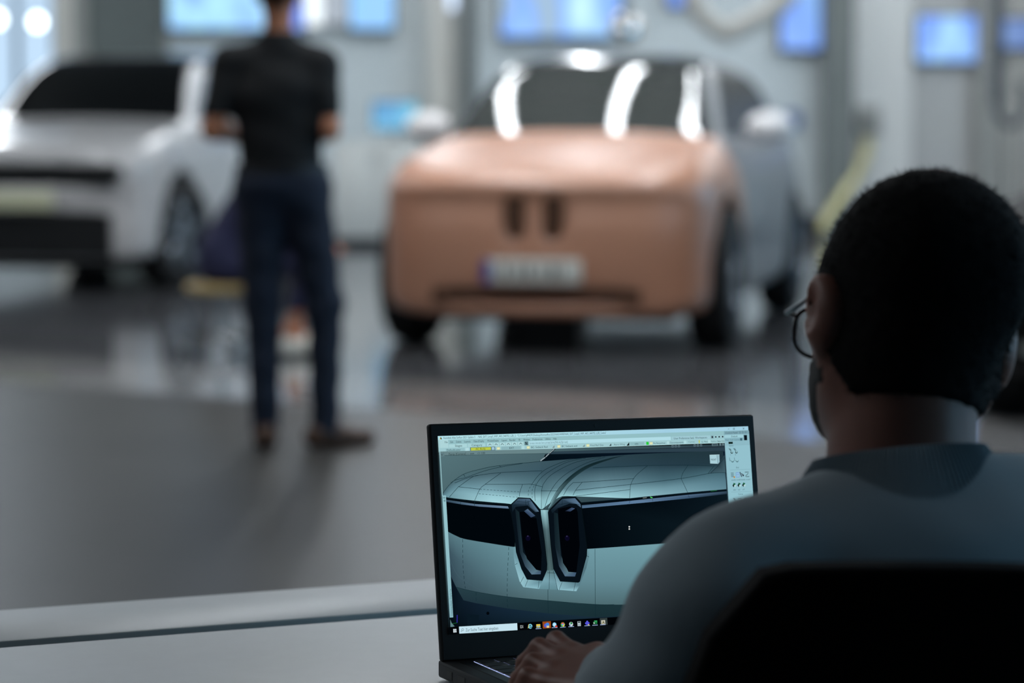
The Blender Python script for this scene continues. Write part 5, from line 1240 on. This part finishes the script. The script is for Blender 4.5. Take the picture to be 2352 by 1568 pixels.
link('body', fb.mesh('body'), M['skin2'], SM)
ft = Field((-.45, -.25, 1.0), (.4, .3, 1.62), .014)
sm_torso(ft, .004); sm_arms(ft, .012, False)
ft.cone(mp(640, 100), mp(641, 70), .062, .060, .03)
X, Y, Z = ft.grid(); ft.D += (.004 * np.sin(40 * Z + 8 * X) * np.sin(12 * X + 5 * Z)).astype(np.float32)
ft.cut(lambda X, Y, Z: np.maximum(1.055 - Z, Z - 1.563) + 0 * X + 0 * Y)
ft.cut(lambda X, Y, Z: np.where(np.abs(X + .03) > .17, 1.245 - Z, -1) + 0 * Y, .01)
link('t_shirt', ft.mesh('t_shirt', 1), M['tshirt'], SM)
fp = Field((-.35, -.25, .02), (.4, .3, 1.14), .014)
fp.ell(mp(648, 420), (.178, .128, .125), None, .06); sm_legs(fp, .010)
X, Y, Z = fp.grid(); fp.D += (.004 * np.sin(46 * Z + 6 * X) * np.sin(20 * X)).astype(np.float32)
fp.cut(lambda X, Y, Z: np.maximum(.045 - Z, Z - 1.075) + 0 * X + 0 * Y)
link('trousers', fp.mesh('trousers', 1), M['jeans'], SM)
box_ = MB(); V = [];
for zz in (1.035, 1.068):
    for rr in (1.0, .9):
        for j in range(32): V.append((mp(648, 0).x + .176 * rr * math.cos(2 * math.pi * j / 32), .126 * rr * math.sin(2 * math.pi * j / 32), zz))
box_.add(V, [(j, (j + 1) % 32, 64 + (j + 1) % 32, 64 + j) for j in range(32)] + [(32 + j, 96 + j, 96 + (j + 1) % 32, 32 + (j + 1) % 32) for j in range(32)] + [(64 + j, 64 + (j + 1) % 32, 96 + (j + 1) % 32, 96 + j) for j in range(32)] + [(j, 32 + j, 32 + (j + 1) % 32, (j + 1) % 32) for j in range(32)], True)
box_.build('belt', M['shoe_dark'], SM)
fh = Field((-.2, -.14, 1.55), (.16, .2, 1.92), .01)
fh.ell(mp(640, -32, .025), (.086, .106, .122), None, .02); fh.cut(lambda X, Y, Z: np.maximum(1.615 + np.clip((Y - .0) * 1.2, 0, .2) - Z, Y - .10 - (Z - 1.8)) + 0 * X, .01)
link('hair', fh.mesh('hair'), M['hair'], SM)
for s_, a in ((-1, R(95)), (1, R(36))):
    f_ = LEG[s_][2]; q = Field((f_.x - .14, f_.y - .14, -.02), (f_.x + .28, f_.y + .3, .14), .009)
    dx, dy = math.cos(a), math.sin(a)
    q.cone((f_.x - .045 * dx, f_.y - .045 * dy, .045), (f_.x + .05 * dx, f_.y + .05 * dy, .05), .046, .046, .02); q.cone((f_.x + .05 * dx, f_.y + .05 * dy, .04), (f_.x + .185 * dx, f_.y + .185 * dy, .028), .048, .036, .02); q.cone((f_.x, f_.y, .06), (f_.x, f_.y, .1), .045, .05, .02)
    q.cut(lambda X, Y, Z: np.maximum(.001 - Z, Z - .095) + 0 * X + 0 * Y)
    sh = link('shoe', q.mesh('shoe'), M['shoe_brown'], SM)
    wtc = None
wt = MB(); wt.lathe([(.036, -.012), (.039, -.012), (.039, .012), (.036, .012)], 20, Matrix.Translation(ELL.lerp(HAL, .82)) @ (HAL - ELL).to_track_quat('Z', 'Y').to_matrix().to_4x4(), closed=True); wt.build('wristwatch', M['steel'], SM)

# ================================================================== person sitting on the rolling stool behind him
SP = empty('person', (-1.42, 15.4, 0), 0, 'person in navy workwear and white shoes sitting low behind the standing man', 'person')
def sp_body(F_, g=0.0, part='all'):
    if part in ('all', 'top'):
        F_.ell((-.06, 0, .50), (.14 + g, .16 + g, .13 + g), None, .06); F_.cone((-.07, 0, .55), (.14, 0, .88), .125 + g, .125 + g, .06, flat=((1, 0, 0), .9)); F_.cone((.15, -.15, .88), (.15, .15, .88), .07 + g, .07 + g, .05)
        for s_ in (-1, 1): F_.cone((.16, s_ * .19, .88), (.26, s_ * .22, .64), .05 + g, .042 + g, .03); F_.cone((.26, s_ * .22, .64), (.42, s_ * .14, .58), .042 + g, .03 + g, .03)
    if part in ('all', 'leg'):
        F_.ell((-.06, 0, .46), (.15 + g, .165 + g, .10 + g), None, .05)
        for s_ in (-1, 1): F_.cone((-.02, s_ * .09, .46), (.40, s_ * .16, .50), .085 + g, .062 + g, .04); F_.cone((.40, s_ * .16, .50), (.28, s_ * .15, .13), .058 + g, .042 + g, .03)
f1 = Field((-.35, -.35, -.02), (.62, .35, 1.32), .018)
sp_body(f1, -.012); f1.cone((.17, 0, .93), (.23, 0, 1.02), .05, .048, .03); f1.ell((.27, 0, 1.11), (.095, .075, .11), Ry(R(15)), .03); f1.cone((.37, 0, 1.09), (.375, 0, 1.07), .013, .014, .015)
for s_ in (-1, 1):
    f1.ell((.26, s_ * .078, 1.10), (.02, .012, .03), None, .01); f1.cone((.28, s_ * .15, .13), (.36, s_ * .15, .05), .036, .03, .03)
    f1.cone((.42, s_ * .14, .58), (.50, s_ * .12, .55), .032, .026, .02)
    for q in (-1.5, -.5, .5, 1.5): f1.cone((.49, s_ * .12 + .015 * q, .55), (.55, s_ * .12 + .015 * q, .535), .010, .009, .008)
    f1.cone((.44, s_ * .12, .575), (.49, s_ * .08, .56), .013, .011, .01)
link('body', f1.mesh('body'), M['skin2'], SP)
f1 = Field((-.35, -.35, .38), (.6, .35, 1.02), .016); sp_body(f1, .006, 'top'); f1.cut(lambda X, Y, Z: np.maximum(np.maximum(Z - .955, .44 - Z), X - .37) + 0 * Y); link('jacket', f1.mesh('jacket', 1), M['navy'], SP)
f1 = Field((-.35, -.35, .1), (.6, .35, .66), .016); sp_body(f1, .008, 'leg'); f1.cut(lambda X, Y, Z: np.maximum(Z - .60, .24 - Z) + 0 * X + 0 * Y); link('trousers', f1.mesh('trousers', 1), M['navy'], SP)
f1 = Field((.1, -.15, .98), (.45, .15, 1.3), .014); f1.ell((.265, 0, 1.12), (.105, .083, .118), Ry(R(15)), .02); f1.cut(lambda X, Y, Z: np.maximum(1.04 + np.clip((X - .24) * 1.2, 0, .2) - Z, X - .34 - (Z - 1.15) * .3) + 0 * Y); link('hair', f1.mesh('hair'), M['hair'], SP)
for s_ in (-1, 1):
    q = Field((.17, s_ * .15 - .08, -.02), (.56, s_ * .15 + .08, .16), .01); q.cone((.25, s_ * .15, .05), (.36, s_ * .15, .055), .046, .048, .02); q.cone((.36, s_ * .15, .045), (.47, s_ * .15, .032), .046, .036, .02); q.cone((.27, s_ * .15, .06), (.27, s_ * .15, .1), .045, .045, .02)
    q.cut(lambda X, Y, Z: np.maximum(.001 - Z, Z - .105) + 0 * X + 0 * Y); link('shoe', q.mesh('shoe'), M['shoe_white'], SP)
# rolling stool
st = empty('rolling_stool', (-1.50, 15.4, 0), 0, 'low rolling work stool with ochre seat and chrome base under the navy-clad person', 'stool')
q = MB(); q.lathe([(0, .325), (.15, .325), (.185, .335), (.19, .355), (.175, .372), (0, .375)], 28); q.build('seat', M['stool_seat'], st)
q = MB(); q.tube([(0, 0, .08), (0, 0, .325)], .022, 12); q.build('gas_column', M['chrome'], st)
for k in range(5):
    a = R(10 + 72 * k); q = MB(); q.tube([(0, 0, .10), (.24 * math.cos(a), .24 * math.sin(a), .075)], [.02, .014], 10); lg = q.build('leg', M['chrome'], st)
    q = MB(); q.lathe([(0, -.018), (.024, -.018), (.026, 0), (.024, .018), (0, .018)], 14, Matrix.Translation((.24 * math.cos(a), .24 * math.sin(a), .026)) @ Rz(a) @ Ry(R(90))); q.build('castor', M['steel'], lg)

# ================================================================== things along the back wall
def wall_display(px0, px1, py_low, z_top, m, label, Y=None, fr=True):
    Y = Y or YB - .12
    x0, x1, z0_ = bx(px0, Y), bx(px1, Y), bz(py_low, Y)
    root = empty('wall_display', ((x0 + x1) / 2, Y, z0_), 0, label, 'display', 'blue displays on the back wall')
    hw, hh = (x1 - x0) / 2, z_top - z0_
    box_obj('cabinet', (-hw - .02, 0, -.02), (hw + .02, .07, hh + .02), M['black_plastic'], root, .004)
    box_obj('screen', (-hw, -.008, 0), (hw, .001, hh), m, root)
    b_ = MB(); b_.box((-hw * .5, .07, hh * .3), (hw * .5, .12, hh * .7)); b_.build('wall_bracket', M['steel'], root)
    return root
BL = [(110, 150, 235), (140, 180, 245), (160, 215, 245), (120, 160, 240)]
wall_display(392, 700, 66, 3.3, emit_pattern('display_blue_a', [(104, 140, 232), (132, 176, 244), (170, 222, 246), (128, 168, 242)], (2.0, 1, .9), 1.3, 3.1), 'large blue display behind the standing man\'s head')
wall_display(806, 906, 66, 3.3, emit_pattern('display_blue_b', [(150, 190, 240), (140, 196, 244), (120, 170, 240)], (2.5, 1, .8), 1.3, 8.4), 'blue display between the standing man and the pale column')
wall_display(1150, 1424, 84, 3.3, emit_pattern('display_blue_c', [(150, 176, 200), (128, 170, 242), (140, 180, 244), (170, 214, 246), (190, 230, 244)], (2.2, 1, 1.2), 1.3, 1.7), 'wide blue display above the copper-fronted car')
wall_display(1535, 1566, 14, 3.3, emit_pattern('display_blue_d', [(120, 160, 240), (104, 140, 230)], (2, 1, 1), 1.3, 2.2), 'narrow blue display left of the white hose')
wall_display(1790, 1880, 112, 3.3, emit_pattern('display_blue_e', [(130, 170, 220), (120, 158, 236), (140, 178, 244)], (3, 1, .7), 1.3, 5.2), 'blue display right of the white hose')
wall_display(2102, 2236, 140, bz(38), emit_pattern('display_blue_f', [(112, 150, 236), (126, 166, 242), (160, 206, 246), (120, 158, 240)], (3.2, 1, 1.0), 1.3, 6.3), 'low blue display on the grey panel')
wall_display(2284, 2420, 110, bz(45), emit_pattern('display_blue_g', [(100, 126, 170), (120, 150, 220), (140, 172, 230)], (3, 1, 1), .8, 9.3), 'blue display at the far right over the ribbed cladding')
# bright upright light panel and a lit tube
lp = empty('light_panel', (bx(718), YB - .1, bz(62)), 0, 'narrow white light panel right of the standing man\'s head', 'light')
box_obj('panel_frame', (-.12, 0, 0), (.12, .06, 1.6), M['lamp_housing'], lp)
box_obj('diffuser', (-.10, -.01, .02), (.10, .001, 1.58), emit('panel_white_glow', (236, 246, 250), 1.5), lp)
lt = empty('light_panel', (bx(784), YB - .1, bz(58)), 0, 'pale grey backlit board beside the white light panel', 'light')
box_obj('panel_frame', (-.16, 0, 0), (.16, .06, 1.6), M['lamp_housing'], lt); box_obj('diffuser', (-.15, -.01, .02), (.15, .001, 1.58), emit('panel_pale_glow', (196, 208, 222), .8), lt)
tb = empty('tube_light', (bx(1040, YB - .5), YB - .5, bz(22, YB - .5)), 0, 'short upright tube light beside the pale column', 'light')
b = MB(); b.lathe([(0, 0), (.035, 0), (.035, 1.2), (0, 1.2)], 16); b.build('tube', emit('tube_glow', (196, 214, 238), 2.0), tb)
b = MB(); b.lathe([(0, 1.2), (.04, 1.2), (.04, 1.26), (0, 1.26)], 16); b.build('end_cap', M['steel'], tb)
b = MB(); b.tube([(0, 0, 1.26), (0, 0, HT - bz(22, YB - .5))], .008, 8); b.build('suspension_rod', M['steel'], tb)
# two globe lamps in front of the glazed bay
for px, py, nm in ((86, 50, 'round white globe lamp hanging before the glazed bay, nearer the white car'), (-6, 44, 'round white globe lamp hanging before the glazed bay at the left edge')):
    Y = 26.0; g = empty('globe_lamp', tuple(at_y(px, py, Y)), 0, nm, 'lamp', 'globe lamps by the glazed bay')
    b = MB(); b.ell((0, 0, 0), (.06, .06, .06)); b.build('globe', emit('globe_glow', (240, 250, 255), 5.0), g)
    b = MB(); b.tube([(0, 0, .055), (0, 0, HT - at_y(px, py, Y)[2])], .006, 6); b.build('cable', M['cable'], g)
# white cupboard with a small monitor
cy = 27.4
cx0, cx1 = bx(770, cy), bx(962, cy); ctop = bz(322, cy)
cbn = empty('cupboard', ((cx0 + cx1) / 2, cy, 0), 0, 'low white cupboard against the back wall carrying the small monitor', 'cabinet')
hw = (cx1 - cx0) / 2
box_obj('body', (-hw, -.22, .08), (hw, .25, ctop - .03), M['cabinet'], cbn, .004); box_obj('worktop', (-hw - .01, -.24, ctop - .03), (hw + .01, .26, ctop), M['cabinet'], cbn, .004); box_obj('plinth', (-hw + .02, -.19, 0), (hw - .02, .24, .08), M['plinth'], cbn)
for s_ in (-1, 1):
    d = box_obj('door', (min(0, s_ * hw) + .004, -.238, .09), (max(0, s_ * hw) - .004, -.22, ctop - .034), M['cabinet'], cbn, .003)
    b = MB(); b.tube([(s_ * .03, -.25, ctop - .2), (s_ * .03, -.25, ctop - .1)], .006, 8); b.build('handle', M['steel'], d)
mx_ = bx(908, cy) 
mo = empty('monitor', (mx_, cy, ctop), 0, 'small monitor glowing turquoise on the white cupboard', 'monitor')
b = MB(); b.bbox((-.09, -.07, 0), (.09, .07, .012), .004); b.build('foot', M['black_plastic'], mo)
b = MB(); b.tube([(0, .02, .01), (0, .02, .16)], .014, 10); b.build('stand', M['black_plastic'], mo)
b = MB(); b.bbox((-.215, -.015, .085), (.215, .015, .36), .005); b.build('housing', M['black_plastic'], mo)
box_obj('screen', (-.203, -.018, .097), (.203, -.0145, .348), emit_pattern('monitor_turquoise', [(110, 170, 220), (130, 205, 240), (150, 225, 245)], (2.5, 1, 3), 1.0, 4.4), mo)
# switch box with the yellow hose, blue sign, extinguisher
wb = empty('switch_box', (bx(1990), YB - .08, bz(300)), 0, 'grey switch box on the white wall panel above the yellow hose', 'box')
box_obj('housing', (-.11, -.09, -.02), (.11, 0, .24), M['grey_box'], wb, .008); box_obj('cover', (-.095, -.1, -.005), (.095, -.088, .225), M['column_mid'], wb, .004)
b = MB(); b.lathe([(0, 0), (.02, 0), (.02, .02), (0, .02)], 12, Matrix.Translation((0, -.1, .14)) @ Rx(R(90))); b.build('switch_knob', M['black_plastic'], wb)
yh = MB(); pts = [at_y(1992, 318, YB - .2), at_y(1988, 352, YB - .22), at_y(1966, 404, YB - .3), at_y(1934, 452, YB - .45), at_y(1900, 505, YB - .6), at_y(1890, 530, YB - .7)]
P_ = spline([tuple(p) for p in pts], 6, closed=False); yh.tube([tuple(p) for p in P_], .05, 12)
tag(yh.build('air_hose', M['yellow']), 'thick pale yellow hose sagging down from the grey switch box', 'hose')
bs = empty('sign', (bx(1816, YB), YB - .02, bz(276)), 0, 'small blue sign on the wall beside the car\'s large mirror', 'sign')
b = MB(); b.lathe([(0, 0), (.1, 0), (.1, .012), (0, .012)], 28, Rx(R(90))); b.build('disc', M['blue_sign'], bs)
b = MB(); b.box((-.012, -.016, -.05), (.012, -.011, .05)); b.build('mark', M['plate'], bs)
ex = empty('fire_extinguisher', (bx(2150, YB - .2), YB - .2, bz(398, YB - .2) - .62), 0, 'red fire extinguisher on the wall just above the seated man\'s hair', 'extinguisher')
b = MB(); b.lathe([(0, 0), (.075, 0), (.08, .02), (.08, .44), (.06, .50), (.03, .53), (.03, .55), (0, .55)], 22); b.build('cylinder', M['red'], ex)
b = MB(); b.tube([(0, 0, .55), (0, 0, .60)], .018, 10); b.tube([(0, 0, .60), (.0, -.10, .62)], .01, 8); b.build('valve', M['black_plastic'], ex)
b = MB(); b.tube([(.03, 0, .57), (.10, -.02, .50), (.10, -.03, .25)], .01, 8); b.build('hose', M['black_plastic'], ex)
b = MB(); b.box((-.03, .075, .2), (.03, .2, .26)); b.build('wall_bracket', M['steel'], ex)
# white sagging extraction hose and a round mirror hanging over the cars
eh = empty('extraction_hose', tuple(at_y(1700, 50, 25.0)), 0, 'white extraction hose sagging from the ceiling behind the car', 'hose')
o0 = Vector(at_y(1700, 50, 25.0)); up_ = HT
pts = [Vector(at_y(1590, 5, 25.0)) + Vector((-.1, 0, .4)), Vector(at_y(1606, 22, 25.0)), Vector(at_y(1640, 58, 25.0)), Vector(at_y(1672, 74, 25.0)), Vector(at_y(1712, 56, 25.0)), Vector(at_y(1760, 30, 25.0)), Vector(at_y(1806, 18, 25.0)) + Vector((.02, 0, .15)), Vector(at_y(1800, 0, 25.0)) + Vector((0, 0, .6))]
P_ = spline([tuple(p - o0) for p in pts], 8, closed=False)
b = MB(); b.tube([tuple(p) for p in P_], [.085 + .008 * (i % 2) for i in range(len(P_))], 14); b.build('hose', M['hose'], eh)
for q in (P_[0], P_[-1]):
    b = MB(); b.tube([tuple(q), (q[0], q[1], HT - o0.z)], .012, 8); b.build('suspension_rod', M['steel'], eh)
rm = empty('convex_mirror', tuple(at_y(1440, 62, 24.0)), 0, 'round convex mirror on a rod above the copper-fronted car', 'mirror')
b = MB(); b.lathe([(0, .06), (.06, .05), (.11, .025), (.13, 0), (.13, -.02), (0, -.02)], 28, Rz(R(20)) @ Rx(R(75))); b.build('mirror_face', M['chrome'], rm)
b = MB(); b.lathe([(.128, -.03), (.142, -.03), (.142, .012), (.128, .012)], 28, Rz(R(20)) @ Rx(R(75)), closed=True); b.build('rim', M['hose'], rm)
b = MB(); b.tube([(0, .03, 0), (0, .03, HT - at_y(1440, 62, 24.0)[2])], .012, 8); b.build('rod', M['steel'], rm)
# dark pipe with a hanging cable loop at the right
pp = empty('cable_drop', (bx(2284, 27.5), 27.5, 0), 0, 'dark cable drop ending in a hanging loop in front of the ribbed cladding', 'cable')
zl = bz(262, 27.5)
b = MB(); b.tube([(0, 0, zl + .1), (0, 0, HT)], .06, 12); b.build('duct', M['cable'], pp)
P_ = spline([(0, 0, zl + .15), (.03, 0, zl - .02), (.14, 0, zl - .10), (.25, 0, zl - .02), (.27, 0, zl + .18), (.23, 0, zl + .3)], 6, closed=False)
b = MB(); b.tube([tuple(p) for p in P_], .035, 10); b.build('cable_loop', M['cable'], pp)
